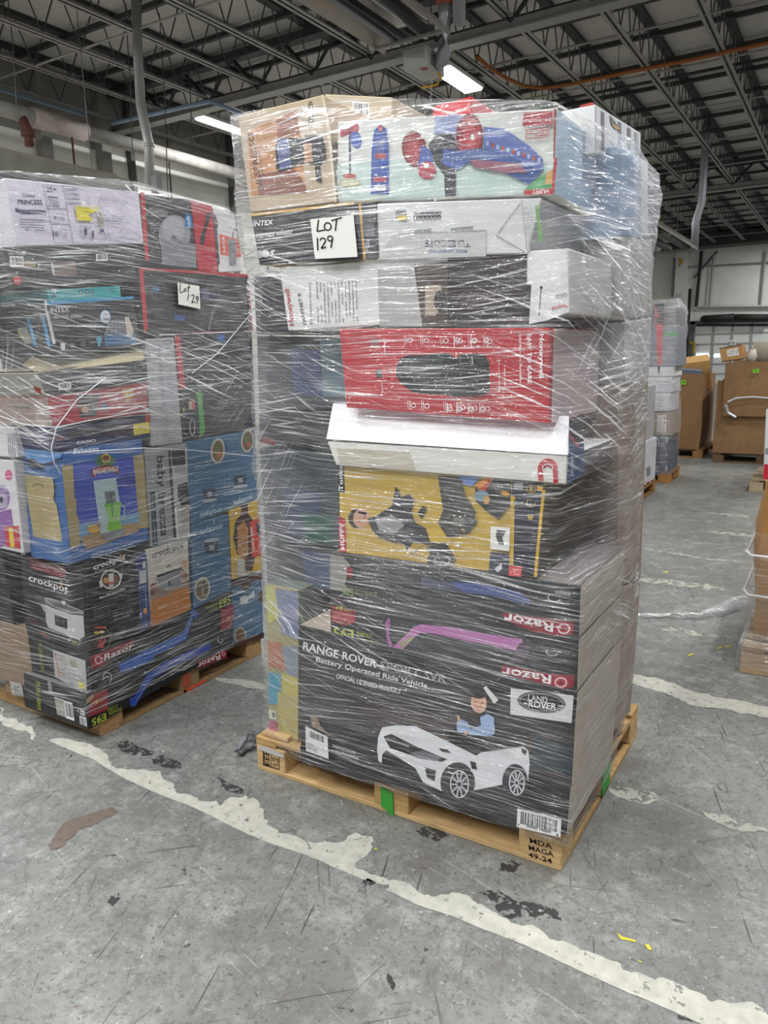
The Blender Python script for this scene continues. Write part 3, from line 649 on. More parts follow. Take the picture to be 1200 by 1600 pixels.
# ride-on car box
c=C('ride_on_car_box','large black box printed with a white toy car, bottom front of the big stack')
c.body([(467,976),(902,1081),(885,1306),(470,1189)],'y',1.985,.50,mat('#26272b',.4,0,.05,6,.15),kraft('#b5aa9c'),kraft('#a69a8a'),'O')
c.poly([(467.5,1005),(900,1112),(893,1230),(468.5,1120)],mat('#3a3536',.45,0,0,5,.25)).poly([(469,1165),(886,1285),(885,1304),(470.5,1187)],'#0d0e12')
c.poly([(560,1105),(640,1100),(760,1150),(895,1165),(892,1190),(830,1185),(600,1140)],mat('#4a4340',.5,0,0,8,.35))
c.poly([(830,1150),(897,1165),(893,1210),(830,1200)],'#2f3a40')
c.poly([(600,1195),(650,1215),(700,1250),(830,1262),(886,1275),(886,1292),(760,1262),(600,1215)],'#2c2b31')
c.plane('y',1.985,'E')
c.text('RANGE ROVER',(330,545),(735,645),(4,-42),'#e3e3e3').text('SPORT SVR',(755,650),(1120,730),(4,-42),'#8f8f90')
c.text('Battery Operated Ride Vehicle',(402,612),(1015,760),(4,-28),'#d6d6d6').text('OFFICIAL LICENSED PRODUCT',(513,703),(870,792),(3,-25),'#d9d9d9')
c.text('SPORTING GOODS',(495,1082),(622,1122),(1,-14),'#c7c7c7').text('WHEELS TRANSITION',(485,1108),(637,1155),(1,-14),'#c7c7c7')
c.plane('y',1.985,'F')
# white car
W='#e2e3e6'
c.view='O'
c.poly([(592,1150),(598,1136),(618,1133),(650,1134),(700,1158),(745,1180),(752,1175),(818,1165),(826,1172),(828,1190),(826,1216),(818,1228),(800,1232),(792,1224),(742,1234),(735,1240),(712,1240),(690,1235),(662,1222),(650,1200),(622,1182),(604,1172),(598,1178),(597,1192),(592,1188),(590,1170)],W)
c.poly([(600,1150),(612,1146),(650,1165),(700,1186),(690,1190),(655,1184),(610,1168)],'#1c1d20').poly([(604,1152),(640,1164),(640,1167),(604,1155)],'#9c9ea2').poly([(664,1198),(682,1203),(680,1220),(668,1214)],'#1d1e21').poly([(640,1176),(660,1172),(690,1182),(684,1188),(660,1184)],'#6b6e74')
c.poly([(686,1168),(700,1170),(706,1176),(692,1174)],'#25262a').poly([(735,1188),(744,1190),(746,1202),(738,1200)],'#1c1d20').poly([(816,1168),(824,1172),(822,1180),(816,1174)],'#4a2a2c')
c.ell(716,1222,27,32,'#303136').ell(719,1224,17,24,'#17181a').ring(719,1224,15,22,2,'#c9cbd0')
for i in range(10):
    t=math.radians(36*i); c.line([(719+3*math.cos(t),1224+4*math.sin(t)),(719+13.5*math.cos(t),1224+20*math.sin(t))],2.4,'#bfc1c6')
c.ell(806,1220,20,28,'#303136').ell(809,1221,13.5,21,'#17181a').ring(809,1221,12.5,20,2,'#c9cbd0')
for i in range(10):
    t=math.radians(36*i+10); c.line([(809+2*math.cos(t),1221+3*math.sin(t)),(809+11*math.cos(t),1221+18*math.sin(t))],2.1,'#bfc1c6')
c.poly([(706,1140),(722,1128),(760,1136),(790,1150),(818,1163),(760,1170),(726,1166),(700,1154)],'#1f2024').poly([(718,1108),(728,1104),(730,1150),(720,1150)],'#2a2b2f')
c.view='F'
# girl
c.ell(300,730,52,60,'#1d1715').poly([(300,655),(312,645),(372,712),(352,732),(330,700)],'#dcd9d5').poly([(318,760),(352,760),(358,850),(340,880),(310,850)],'#1b1614')
c.ell(278,726,38,50,'#d7a88c',-8).ell(262,722,4,3,'#241a16').ell(294,727,4,3,'#241a16').ring(274,738,18,12,3,'#b2473f',5,20,160).ell(275,690,34,16,'#241b18',6)
c.poly([(172,830),(180,800),(225,820),(240,850),(290,835),(285,795),(320,778),(350,795),(356,870),(340,884),(240,880),(175,860)],'#9db3d6').poly([(205,866),(225,858),(238,868),(215,880)],'#d7a88c').poly([(175,790),(185,785),(190,810),(178,812)],'#d7a88c')
# maker panel
c.poly([(432,655),(734,690),(724,822),(430,780)],'#d3d4d4')
c.ell(580,722,118,52,'#85888a',6).ell(580,722,112,47,'#1e2224',6).ring(580,722,106,42,3,'#b3b6b8',6).text('LAND',(515,712),(608,726),(2,-28),'#c7c9ca').text('ROVER',(517,742),(650,758),(3,-30),'#e8e9e9').line([(495,725),(513,727)],5,'#e8e9e9').line([(660,740),(688,742)],4,'#e8e9e9')
c.part('barcode_sticker').plane('y',1.985,'F'); c.barcode((466,1230),(676,1280),(-5,88),26); c.text('8',(466,1312),(474,1314),(0,-12),ink).text('50045',(508,1318),(560,1332),(0,-13),ink).text('10009',(572,1336),(625,1349),(0,-13),ink).text('4',(650,1362),(662,1365),(0,-14),ink)
c.part('address_sticker').plane('y',1.985,'E'); c.poly([(357,958),(479,1018),(484,1140),(360,1095)],'#dcdcda').barcode((372,975),(462,1012),(0,52),14,bg=None).print_lines((365,1045),(425,1068),(0,40),4,'#555555')
c.part('torn_patch').plane('y',1.985,'E'); c.poly([(384,908),(408,905),(430,930),(440,955),(490,1010),(450,990),(395,962)],kraft('#8c7a68'))
c.done()
# two scooter boxes
def razor_top(c):
    pass
c=C('scooter_box','dark box with a pink scooter picture, directly on the toy car box')
c.body([(515,948),(904,999),(901,1083),(517,1030)],'y',1.99,.48,mat('#2b2b2d',.4,0,.05,6,.1),kraft('#aca295'),None,'O')
c.plane('y',1.99,'E').poly([(484,300),(620,335),(625,400),(560,415),(486,395)],'#7a2026').poly([(520,335),(580,338),(620,370),(600,405),(500,385),(486,360)],'#a33a40')
c.text('+8',(512,326),(550,330),(0,-24),'#b5b337').text('years',(556,330),(592,336),(0,-10),'#b5b337')
c.text('E95',(608,440),(500,425),(2,50),'#a9b83d').text('CORE',(708,460),(625,448),(2,22),'#8f9a3a').text('POWER',(735,498),(632,482),(2,22),'#8f9a3a')
c.poly([(800,370),(812,375),(806,470),(840,560),(820,572),(795,490),(785,400)],'#9a5a8e').poly([(820,540),(945,420),(985,405),(1200,430),(1340,470),(1340,500),(1190,475),(985,450),(960,465),(850,575)],'#b06aa4').poly([(860,510),(930,470),(950,480),(875,540)],'#9a8a6a')
c.plane('y',1.99,'F').poly([(0,355),(140,368),(300,398),(480,425),(490,470),(470,485),(330,455),(200,430),(0,385)],'#b06aa4').poly([(470,440),(520,455),(510,510),(480,540),(400,545),(440,500)],'#4c3c48')
c.poly([(385,550),(600,590),(735,600),(728,655),(660,665),(520,640),(380,585)],'#8a2430').text('Razor',(622,600),(385,560),(-3,42),'#e8dede')
c.ell(668,633,40,33,'#a8323e').ring(668,633,30,25,6,'#e0c9c9').ell(668,633,12,10,'#7a1820')
for i in range(14):
    t=2*math.pi*i/14; c.poly([(668+38*math.cos(t),633+31*math.sin(t)),(668+47*math.cos(t+.1),633+38*math.sin(t+.1)),(668+38*math.cos(t+.25),633+31*math.sin(t+.25))],'#a8323e',3)
c.ring(625,488,30,18,5,'#a8a8a8',10,0,220)
c.done()
c=C('scooter_box','dark box with a blue scooter picture under the yellow toy box')
c.body([(515,863),(907,914),(904,998),(515,947)],'y',1.99,.48,mat('#2b2b2d',.4,0,.05,6,.1),kraft('#aca295'),kraft('#6b6560'),'O')
c.plane('y',1.99,'E').poly([(478,25),(550,35),(590,80),(560,190),(610,235),(480,215)],'#8f8c86').poly([(575,85),(605,100),(600,150),(570,140)],'#8a2f36').text('E95',(606,210),(545,200),(0,44),'#7d8848').print_lines((500,250),(620,270),(0,30),2,'#7a3038')
c.text('POWER CORE',(735,235),(612,215),(1,24),'#6b7258')
c.plane('y',1.99,'F').poly([(130,150),(300,160),(470,200),(520,235),(515,262),(330,215),(200,200)],'#3f4f86').poly([(0,130),(130,150),(200,200),(0,175)],'#3b3f55')
c.poly([(385,300),(600,325),(730,345),(728,400),(640,408),(520,385),(400,335)],'#8a2430').text('Razor',(632,350),(395,300),(-3,42),'#e8dede').ell(682,375,40,33,'#a8323e').ring(682,375,30,25,6,'#e0c9c9').ell(682,375,12,10,'#7a1820')
c.ring(635,228,32,20,5,'#b0b0b0',10,0,220).text('BLUETOOTH',(712,208),(640,196),(0,9),'#bbbbbb')
c.part('dark_end_panel'); c.plane('y',1.99,'F').poly([(708,163),(755,166),(752,285),(715,278)],'#17181a')
c.done()
# toy vehicle box, yellow
YL='#c9a52c'
c=C('yellow_toy_box','yellow box picturing children and a toy truck, on the upper scooter box')
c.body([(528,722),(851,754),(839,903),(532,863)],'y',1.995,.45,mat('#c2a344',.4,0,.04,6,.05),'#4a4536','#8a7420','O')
c.plane('y',1.995,'C').poly([(505,668),(532,671),(538,805),(520,812),(505,800)],'#1c1c1c').text('Tonka',(529,800),(526,680),(-20,1),'#f0f0f0')
c.poly([(508,915),(540,935),(545,1090),(512,1085)],'#b3252b').text('HUFFY',(536,1075),(533,950),(-20,1),'#f4f4f4').line([(505,810),(507,920),(541,938)],3,'#1c1c1c')
# boy (turned on its side)
c.ell(590,930,36,45,'#2a2220').ell(615,930,38,44,'#c59a80').poly([(600,895),(640,900),(640,915),(600,905)],'#2a2220').ell(606,945,3,3,'#3a2a24').ell(632,922,4,9,'#a0605a')
c.poly([(645,930),(680,920),(760,870),(775,780),(795,800),(800,830),(840,815),(865,840),(850,900),(870,950),(930,980),(1010,985),(1030,1010),(1000,1045),(940,1055),(860,1040),(830,1080),(815,1050),(760,1040),(700,1020),(665,985)],'#3c3c40')
c.poly([(680,930),(760,915),(820,960),(770,1000),(700,985)],'#9b9c9c').poly([(920,975),(1010,965),(1050,1010),(1020,1055),(940,1040)],'#c9ab48')
c.ell(990,1125,68,42,'#4a4843').ring(995,1125,40,28,9,'#8b8b86',0,0,360).poly([(920,1065),(1010,1040),(1050,1100),(950,1115)],'#3f3d3a')
c.poly([(975,730),(1075,735),(1095,800),(1070,860),(1140,900),(1160,950),(1120,1000),(1020,1020),(975,950),(1000,890),(985,800)],'#45443f').poly([(1020,905),(1090,880),(1140,940),(1060,980)],'#77756e').ell(1045,800,45,30,'#5d5c55').poly([(880,905),(905,870),(925,880),(900,930)],'#2a2a2a').line([(1050,930),(1100,990)],4,'#c9b36a')
c.poly([(1070,730),(1160,742),(1130,780),(1090,765)],'#7a93c4').ell(1070,1055,8,8,'#e9e5da').print_lines((840,1085),(920,1045),(12,18),2,'#6a3a20')
c.plane('y',1.995,'D').poly([(60,808),(170,815),(130,865),(90,850)],'#6f8cc9').poly([(0,820),(80,830),(90,900),(150,1000),(130,1070),(0,1100)],'#4b4a45').ell(60,1050,36,26,'#6d6b62')
c.poly([(145,870),(200,820),(330,830),(335,900),(330,960),(265,1035),(200,990),(150,940)],'#3a3a3a').poly([(140,860),(210,815),(250,820),(180,885)],'#d98a2c').poly([(160,890),(220,830),(230,840),(180,920)],'#c24a30').ell(300,900,28,12,'#d9a03a',20).ell(180,915,38,30,'#7d97a4').ell(205,935,18,22,'#c99a55').ell(270,880,20,20,'#5a5a58')
c.poly([(340,830),(505,850),(455,1333),(325,1320)],'#272c38').poly([(333,905),(355,920),(345,1275),(325,1270)],'#c9a52c').print_lines((345,935),(345,1265),(12,0),1,'#2a2a2a').poly([(495,880),(512,885),(465,1330),(452,1330)],'#c9a52c')
c.poly([(350,845),(395,845),(395,885),(350,882)],'#8f9094')   # plain patch where the small square code stood
c.ring(438,878,24,22,4,'#b99a3a').ell(438,878,7,14,'#b99a3a').ring(438,950,24,22,4,'#b99a3a',0,0,270).poly([(418,1010),(452,1012),(445,1040),(425,1036)],'#a9933a').poly([(470,860),(500,865),(498,890),(470,885)],'#d9a52c')
c.poly([(230,1070),(330,1078),(325,1200),(228,1190)],'#e6e5e0').poly([(260,1090),(310,1095),(290,1130),(300,1170),(270,1165),(255,1120)],'#54524d').poly([(228,1205),(325,1215),(325,1325),(218,1312)],'#3d4250').poly([(250,1290),(285,1262),(290,1290),(265,1310)],'#cfcfcf').poly([(325,1275),(392,1278),(388,1333),(322,1328)],'#cf5a55').print_lines((335,1290),(380,1292),(0,35),3,'#e9c9c4')
c.done()
# long white box with red ring
c=C('white_toy_box','long open-flapped white box with a red ring mark, above the yellow toy box')
c.body([(511,690),(887,712),(885,757),(525,727)],'y',1.975,.44,'#d9d6cf','#3c3a40',WHT,'O')
c.poly([(526,700),(640,706),(650,735),(530,724)],mat('#b9b2a2',.6,0,.05,6,.06))
c.plane('y',1.975,'D').ring(520,772,52,50,24,'#b3242f',0,180,360).poly([(468,772),(494,772),(498,838),(470,838)],'#b3242f').poly([(546,772),(572,772),(574,850),(550,850)],'#b3242f').ring(520,775,30,28,8,'#d9d6cf',0,180,360).ring(520,772,24,20,10,'#8f1c26',0,180,360)
c.part('upper_flap'); bm=c.cur[1]; 
tp=[at(x,y,'y',yy) for x,y,yy in ((520,632,2.06),(888,653,2.06),(887,711,1.972),(510,686,1.972))]
vs=[bm.verts.new(p) for p in tp]; bk=[bm.verts.new(p+Vector((0,.006,.004))) for p in tp]; mi_=c.mi(mat('#eeedf0',.45,0,.05,8))
for q in ((vs[3],vs[2],vs[1],vs[0]),(bk[0],bk[1],bk[2],bk[3]),(vs[0],vs[1],bk[1],bk[0]),(vs[1],vs[2],bk[2],bk[1]),(vs[2],vs[3],bk[3],bk[2]),(vs[3],vs[0],bk[0],bk[3])): bm.faces.new(q).material_index=mi_
bmesh.ops.recalc_face_normals(bm,faces=bm.faces)
c.part('blue_end_panel'); c.plane('x',at(888,700,'y',1.975).x+.002,'D').poly([(632,545),(700,485),(712,800),(622,855)],'#27507a').poly([(640,520),(700,485),(706,620),(680,660),(632,590)],'#1d2230').poly([(630,585),(680,655),(678,670),(630,605)],'#b3244a').text('DOUBT',(650,810),(652,705),(-12,1),'#cfd6e0')
c.done()
# red humidifier box
c=C('red_humidifier_box','red box with a black appliance picture in the middle of the big stack')
RED='#b0202a'
c.body([(530,514),(865,512),(861,662),(541,637)],'y',1.995,.44,mat(RED,.4,0,.05,6,.06),'#b9a8a6','#9c1f28','O')
c.plane('y',1.995,'C')
c.poly([(775,235),(795,180),(830,165),(900,165),(1010,155),(1035,162),(1050,180),(1090,165),(1160,158),(1195,165),(1215,200),(1215,330),(1190,352),(1080,355),(900,345),(850,335),(800,300),(778,265)],'#1d1e20')
c.poly([(835,175),(1000,165),(985,260),(1000,305),(860,300),(845,240)],'#33373a').poly([(700,85),(655,85),(660,125),(702,122)],'#8a4a4c').poly([(683,232),(708,234),(712,272),(686,270)],'#2a2a2c').line([(722,85),(728,170)],2,'#d9c4c4').line([(710,290),(716,342),(706,342)],2,'#d9c4c4')
for i,x in enumerate((815,893,985,1052,1118,1190)):
    c.line([(x,72+i),(x+3,112+i)],2,'#dfc9c9').line([(x+9,76+i),(x+12,112+i)],2,'#dfc9c9').ring(x+28,95+i,12,11,3,'#e6d5d5')
for i,x in enumerate((836,900,1005,1068,1125,1185)):
    c.line([(x,375+i*3),(x+2,418+i*3)],2,'#e6d5d5').line([(x+9,378+i*3),(x+11,420+i*3)],2,'#e6d5d5').ring(x+26,400+i*3,12,12,3,'#e6d5d5')
c.print_lines((546,330),(590,333),(0,40),3,'#d9b9b9')
c.plane('y',1.995,'D')
c.poly([(0,175),(20,178),(45,195),(75,178),(150,175),(195,190),(215,230),(220,330),(210,375),(160,395),(40,395),(0,392)],'#1d1e20').line([(70,185),(72,225),(140,225)],3,'#6a6c6e').line([(132,190),(136,230)],4,'#a9abad')
for x in (40,130,215): c.line([(x,85),(x,145)],3,'#e6d5d5').ring(x+18 if x<200 else x-8,105,13,12,4,'#e6d5d5')
for x in (20,70,130,190): c.line([(x-15,430),(x-15,485)],3,'#e6d5d5').ring(x,462,14,13,4,'#e6d5d5')
c.text('Honeywell',(485,72),(485,300),(24,0),'#f2e8e8').text('EASY TO CARE',(423,72),(425,330),(20,0),'#f2e8e8').text('Cool Moisture Humidifier',(380,72),(382,330),(12,0),'#e8cfcf').text('3 Ways to Fill',(300,235),(302,340),(9,0),'#e0c4c4').line([(262,210),(285,210)],3,'#e0c4c4').line([(275,210),(278,370)],2,'#e0c4c4').line([(265,370),(285,370)],3,'#e0c4c4')
c.part('edge_strip'); c.plane('y',1.995,'D').poly([(538,40),(552,40),(548,535),(535,535)],'#7a1820')
c.done()
# white quiet fan box
c=C('white_fan_box','long white box with a dark product photo, below the airbed and telescope boxes')
c.body([(436,418),(889,388),(888,490),(450,517)],'y',2.0,.42,mat('#dadad6',.5,0,.04,5,.04),'#c9c5c6','#c9c7c0','O')
c.plane('y',2.0,'A').poly([(690,870),(860,850),(900,1140),(700,1140)],mat('#a8a6a2',.5,0,0,4,.1)).poly([(860,850),(1200,820),(1200,1130),(900,1140)],'#4a4038')
c.poly([(912,950),(985,945),(1000,1000),(985,1060),(960,1090),(915,1090)],'#a39483').ell(985,1020,30,50,'#2a2523')
c.text('Honeywell',(300,1135),(276,965),(-22,2),'#b3242a').text('QUIETSET 8',(356,1132),(330,985),(-14,2),'#2a2a2a').text('Energy Saving Powerful Quiet Cooling',(384,1130),(376,935),(-8,1),'#4a4a4a')
c.print_lines((405,1125),(398,930),(200,-8),12,'#8a8a88',.3,.9)
c.plane('y',2.0,'B').poly([(0,880),(413,870),(413,1050),(435,1050),(424,1255),(0,1245)],'#2c2422').poly([(60,1100),(250,1060),(300,1120),(160,1180),(60,1160)],'#3a2c28').ring(150,1150,110,80,6,'#4c3a34',0,150,330)
c.part('end_panel'); c.plane('y',2.0,'B').poly([(420,890),(622,860),(634,1190),(520,1235),(424,1255),(437,1050),(415,1048)],'#d9d9da').line([(488,1065),(476,1210)],5,'#3c3c3e').ell(488,1065,8,8,'#3c3c3e').text('QUIETSET',(620,1092),(555,1105),(3,20),'#7c7c80').text('Honeywell',(622,1148),(543,1165),(3,22),'#c24a50')
c.done()
# airbed box
c=C('airbed_box','black airbed box with yellow edges, left of the telescope box')
c.body([(391,335),(588,314),(590,405),(405,414)],'y',1.985,.42,mat('#26272b',.4,0,.05,6,.1),'#26272b','#b99a50','O')
c.plane('y',1.985,'A').poly([(93,612),(580,557),(582,568),(95,625)],'#c9a050').poly([(602,562),(612,562),(636,826),(624,828)],'#b98a34')
c.text('INTEX',(108,672),(200,662),(2,-24),'#d9d9d9').text('MID-RISE AIRBED',(120,725),(290,706),(2,-18),'#c9c9c9').text('WITH BUILT IN PUMP',(122,740),(240,728),(1,-8),'#9a9a9a').print_lines((510,612),(590,600),(0,20),2,'#b9b9b9')
c.ell(165,800,20,17,'#c9c9c9').poly([(132,785),(145,785),(147,820),(134,820)],'#b9b9b9').poly([(190,785),(205,783),(205,815),(192,815)],'#b9b9b9').text('INTEX',(632,790),(640,730),(16,0),'#a9a9a9').poly([(620,660),(675,655),(678,720),(625,725)],mat('#4d4f52',.5))
c.done()
# telescope box
c=C('telescope_box','upside-down white telescope box with crumpled right corner, right of the airbed box')
c.body([(588,318),(846,309),(824,396),(592,403)],'y',1.99,.42,mat('#cfd0d0',.5,0,.06,7,.05),'#b9bcc0','#b9b9b6','O')
c.plane('y',1.99,'A').text('TELESCOPE',(1125,738),(910,736),(2,32),'#2c4a8c').text('MAGIC ADVENTURES',(1112,782),(930,778),(0,16),'#4c5a84').ell(965,752,14,16,'#5d6a80').print_lines((1118,805),(925,800),(0,14),1,'#8a8a8a')
c.line([(690,830),(770,705),(1200,690)],4,'#a4a4a2').poly([(858,690),(945,682),(948,712),(860,712)],'#8f8f8c').poly([(1035,680),(1140,670),(1130,700),(1035,712)],'#8a8a88')
c.poly([(692,830),(766,712),(1200,695),(1200,812)],'#bcbcba').lay-=1
c.text('TELESCOPE',(1125,738),(910,736),(2,32),'#2c4a8c').text('MAGIC ADVENTURES',(1112,782),(930,778),(0,16),'#4c5a84')
c.print_lines((860,603),(990,598),(0,32),2,'#55585c',.5,.9)
for i in range(7): c.ring(868+19*i,634-i,9,12,3,'#3c3e42',0,0,360,8)
c.plane('y',1.99,'B').line([(265,780),(380,625)],5,'#8d8d8b').line([(250,790),(410,885)],5,'#8d8d8b').poly([(455,640),(475,640),(497,822),(478,828)],'#6fa05a').print_lines((395,640),(440,640),(20,190),14,'#a3a8ac',.3,.8).line([(385,600),(415,880)],4,'#9a9c9c')
c.part('sticker'); c.plane('y',1.99,'A').poly([(778,598),(828,596),(830,640),(780,642)],'#8f9090').print_lines((782,602),(826,600),(0,20),3,'#444444').poly([(785,622),(828,620),(830,642),(787,645)],'#c9b23a')
c.done()
# kick scooter toy box
c=C('kick_scooter_box','upside-down pale box picturing a red and blue child scooter')
c.body([(527,190),(871,169),(866,304),(527,317)],'y',1.995,.44,mat('#cfd3cb',.45,0,.04,4,.06),'#a9c0d6','#d9d6cd','O')
c.poly([(527,255),(700,245),(866,255),(866,300),(527,314)],mat('#bccfc8',.45,0,0,5,.08))
c.plane('y',1.995,'A')
c.line([(560,230),(562,430)],9,'#3c3f48').poly([(520,225),(590,195),(600,225),(530,250)],'#8a2c3c').ell(590,265,26,42,'#4a5fae',-12).ell(590,208,12,24,'#a93344').ell(525,232,10,22,'#a93344').ell(560,468,52,22,'#cfcaa9').ell(560,436,32,11,'#a9442e').ring(560,468,52,22,8,'#b0aa88')
c.poly([(660,520),(664,300),(676,220),(708,195),(735,215),(745,300),(746,520)],'#2c4a9c').poly([(690,260),(722,260),(722,330),(690,330)],'#4c5a94').poly([(680,330),(735,330),(730,355),(685,355)],'#9c3a44').ell(706,212,11,14,'#b34a54').poly([(672,440),(735,440),(735,465),(672,465)],'#a34a5c').poly([(678,480),(730,480),(730,505),(678,505)],'#c0c0c8')
c.ell(865,310,58,85,'#8f2630',-8).ring(865,310,58,85,9,'#6d1a24',-8).ell(860,315,28,40,'#a83640',-8).poly([(900,290),(960,330),(950,380),(900,430),(880,400)],'#3c4f9c').ell(925,410,42,42,'#a62c3c').ell(922,388,12,12,'#d9d9d9')
c.poly([(930,290),(970,245),(1040,240),(1090,300),(1085,380),(1060,420),(1060,530),(1010,535),(1005,430),(965,380)],'#34363c').poly([(1000,310),(1100,330),(1110,380),(1070,410),(1000,380)],'#3c5aa6').line([(980,260),(1060,400)],5,'#5a5d66')
c.poly([(960,160),(1080,150),(1140,220),(1060,240),(960,240)],'#8f9cc4')
c.ell(1125,250,64,105,'#a02a36').ring(1125,250,64,105,12,'#7a1c26').ell(1128,250,30,52,'#b5404a').ell(1140,255,9,14,'#cfd6cf')
c.plane('y',1.995,'B')
c.poly([(190,230),(300,240),(430,330),(500,400),(500,455),(470,470),(300,400),(190,330)],'#5a6cab').poly([(200,340),(330,380),(490,460),(440,530),(400,520),(280,460),(120,420),(0,400),(0,360)],'#3e5a94')
for i in range(11):
    x=205+i*27; y=305+i*8.5; c.poly([(x,y),(x+14,y+3),(x+12,y+26),(x-2,y+22)],'#b3442f' if i%2 else '#9fb3cf')
c.poly([(120,400),(380,420),(420,470),(300,470),(140,440)],'#8f5a6a').poly([(470,500),(555,450),(548,550),(400,560)],'#4c9a5c').poly([(520,470),(552,450),(548,530),(510,530)],'#c99a44')
c.poly([(400,158),(552,150),(552,220),(395,230)],'#a8323c').text('3+',(545,188),(510,190),(0,16),'#f0dcdc').print_lines((410,180),(490,178),(0,30),3,'#e0b8b8').print_lines((410,240),(535,232),(0,60),5,'#b3504f',.45,.9)
c.poly([(400,560),(545,552),(550,580),(405,588)],'#b3222c').text('HUFFY',(530,556),(445,560),(2,22),'#f0e0e0').poly([(560,395),(577,395),(560,578),(545,580)],'#b02a34').poly([(560,130),(572,130),(562,395),(556,395)],'#8c2c34')
c.done()
# coffee maker box
c=C('coffee_machine_box','tan coffee machine box with an orange picture panel, top left of the big stack')
c.body([(371,181),(504,148),(527,316),(391,332)],'y',1.985,.42,mat('#b9a78c',.5,0,.04,5,.05),kraft('#a08d72'),kraft('#b5a48c'),'O')
c.plane('y',1.985,'A').poly([(80,230),(210,160),(310,125),(330,250),(350,480),(360,515),(100,530)],mat('#b5814d',.5,0,0,6,.08)).poly([(215,175),(308,128),(326,245),(220,260)],'#8f5238').poly([(130,430),(300,400),(355,480),(358,515),(135,528)],'#7d4a38')
c.text('NESPRESSO',(152,500),(108,232),(-26,3),'#4a3528').text('VERTUO NEXT',(160,440),(135,300),(-10,1),'#6a5040')
c.poly([(212,290),(225,262),(275,255),(350,258),(360,280),(360,370),(330,385),(232,420),(216,400)],'#2b2c33').poly([(216,290),(228,264),(275,258),(285,395),(235,405)],'#4f5a86').poly([(345,258),(430,245),(448,290),(452,350),(430,385),(370,380),(360,330)],'#23232a').poly([(345,285),(382,280),(386,370),(352,372)],'#a87a58').poly([(395,385),(425,390),(430,470),(405,460)],'#2a2a30').line([(350,250),(440,246)],6,'#3a3a42')
c.ring(378,143,14,58,4,'#2a241e').text('VERTUO',(384,190),(381,98),(-13,1),'#2a241e')
c.part('tape_strip'); c.plane('y',1.985,'A').poly([(430,55),(440,55),(470,200),(500,560),(490,560),(455,210)],mat('#cfc4b0',.3))
c.done()
# behind row
c=C('kraft_box','plain tan carton with a white barcode sticker, behind the coffee machine box')
c.body([(507,147),(612,152),(614,230),(510,230)],'y',2.46,.4,mat('#b8aa92',.6,0,.06,5,.05),kraft('#a3927a'),kraft('#a99b84'),'O')
c.part('barcode_sticker'); c.plane('y',2.46,'O'); c.barcode((551,158),(577,160),(1,26),12)
c.part('open_flap'); bm=c.cur[1]; mi_=c.mi(kraft('#b5a58c')); P=[at(504,147,'y',2.42),at(612,152,'y',2.46),at(612,166,'y',2.3),at(508,168,'y',2.1)]
c.parts.pop(); bm.free()
c.done()
c=C('red_box','bright red box corner poking up behind the child scooter box')
c.body([(676,166),(737,150),(736,240),(676,240)],'y',2.47,.22,mat('#c01c26',.35,0,.03,8),'#a81822','#b01a24','O')
c.plane('y',2.47,'O').line([(737,151),(736,235)],1.2,'#6d0f16'); c.done()
c=C('open_carton','open brown carton with torn flaps on the top right of the big stack')
c.body([(893,172),(926,160),(926,240),(893,240)],'y',2.47,.2,kraft('#8d6a48'),kraft('#7a5c40'),kraft('#6a4f36'),'O',bev=.001)
c.part('torn_flap'); c.plane('y',2.468,'Z').poly([(395,452),(448,436),(460,445),(455,490),(440,500),(420,470)],'#a9403c').poly([(440,470),(452,476),(450,515),(436,512)],'#4c8ab0'); c.done()
c=C('patterned_box','white and grey patterned box standing on the top right rear of the big stack')
X=-.66
c.body([(931,163),(1001,207),(1001,240),(931,240)],'x',X,.34,'#b9babc','#d6d7d8','#c9cacc','O')
c.plane('x',X,'Z')
for i,x in enumerate((488,560,600,632)): c.poly([(x,455+(x-460)*.62),(x+14,455+(x-446)*.62),(x+14,640),(x,640)],'#3c3d40' if i<3 else '#8a8b8d')
c.poly([(524,490),(548,520),(560,545),(572,548),(560,552),(530,530)],'#1c1c1c').poly([(530,528),(560,540),(570,550),(548,552)],kraft('#b89a6a')); c.done()
# right-hand rear column, seen on its right side
XR=-.625
def side(name,label,q,cf,cs,depth=.5,x=XR): c=C(name,label); c.body(q,'x',x,depth,cf,cs,None,'O'); return c
c=side('blue_white_box','blue and white box high on the right rear edge of the big stack',[(966,227),(1012,252),(1014,371),(968,371)],mat('#a9b9cc',.4,0,.3,60,.3),'#8aa3c4',.3); c.plane('x',XR,'O').poly([(967,232),(990,240),(991,368),(968,368)],'#7f9dc4').poly([(1000,250),(1011,256),(1012,368),(1001,368)],'#d3d8dc'); c.done()
c=side('speckled_grey_box','grey speckled carton below the blue and white box on the right rear edge',[(971,374),(1019,374),(1019,492),(972,500)],mat('#a9a79f',.4,0,.5,90,.4),'#b0aea8',.3); c.done()
c=side('plain_grey_box','plain pale grey carton midway down the right rear edge of the big stack',[(973,504),(1018,496),(1014,590),(974,603)],mat('#b3b2b0',.5,0,.2,30,.1),'#a9a8a6',.3); c.plane('x',XR,'O').line([(974,506),(975,600)],2,'#77767a'); c.done()
c=side('brown_carton','tall brown carton on the right rear edge of the big stack',[(966,607),(1013,594),(1001,905),(966,915)],kraft('#8f7f70'),kraft('#85766a'),.3); c.done()
c=side('brown_carton','brown carton at the bottom rear right of the big stack, standing on the pallet',[(960,921),(1001,909),(985,1112),(952,1150)],kraft('#97877a'),kraft('#8b7c70'),.3); c.done()
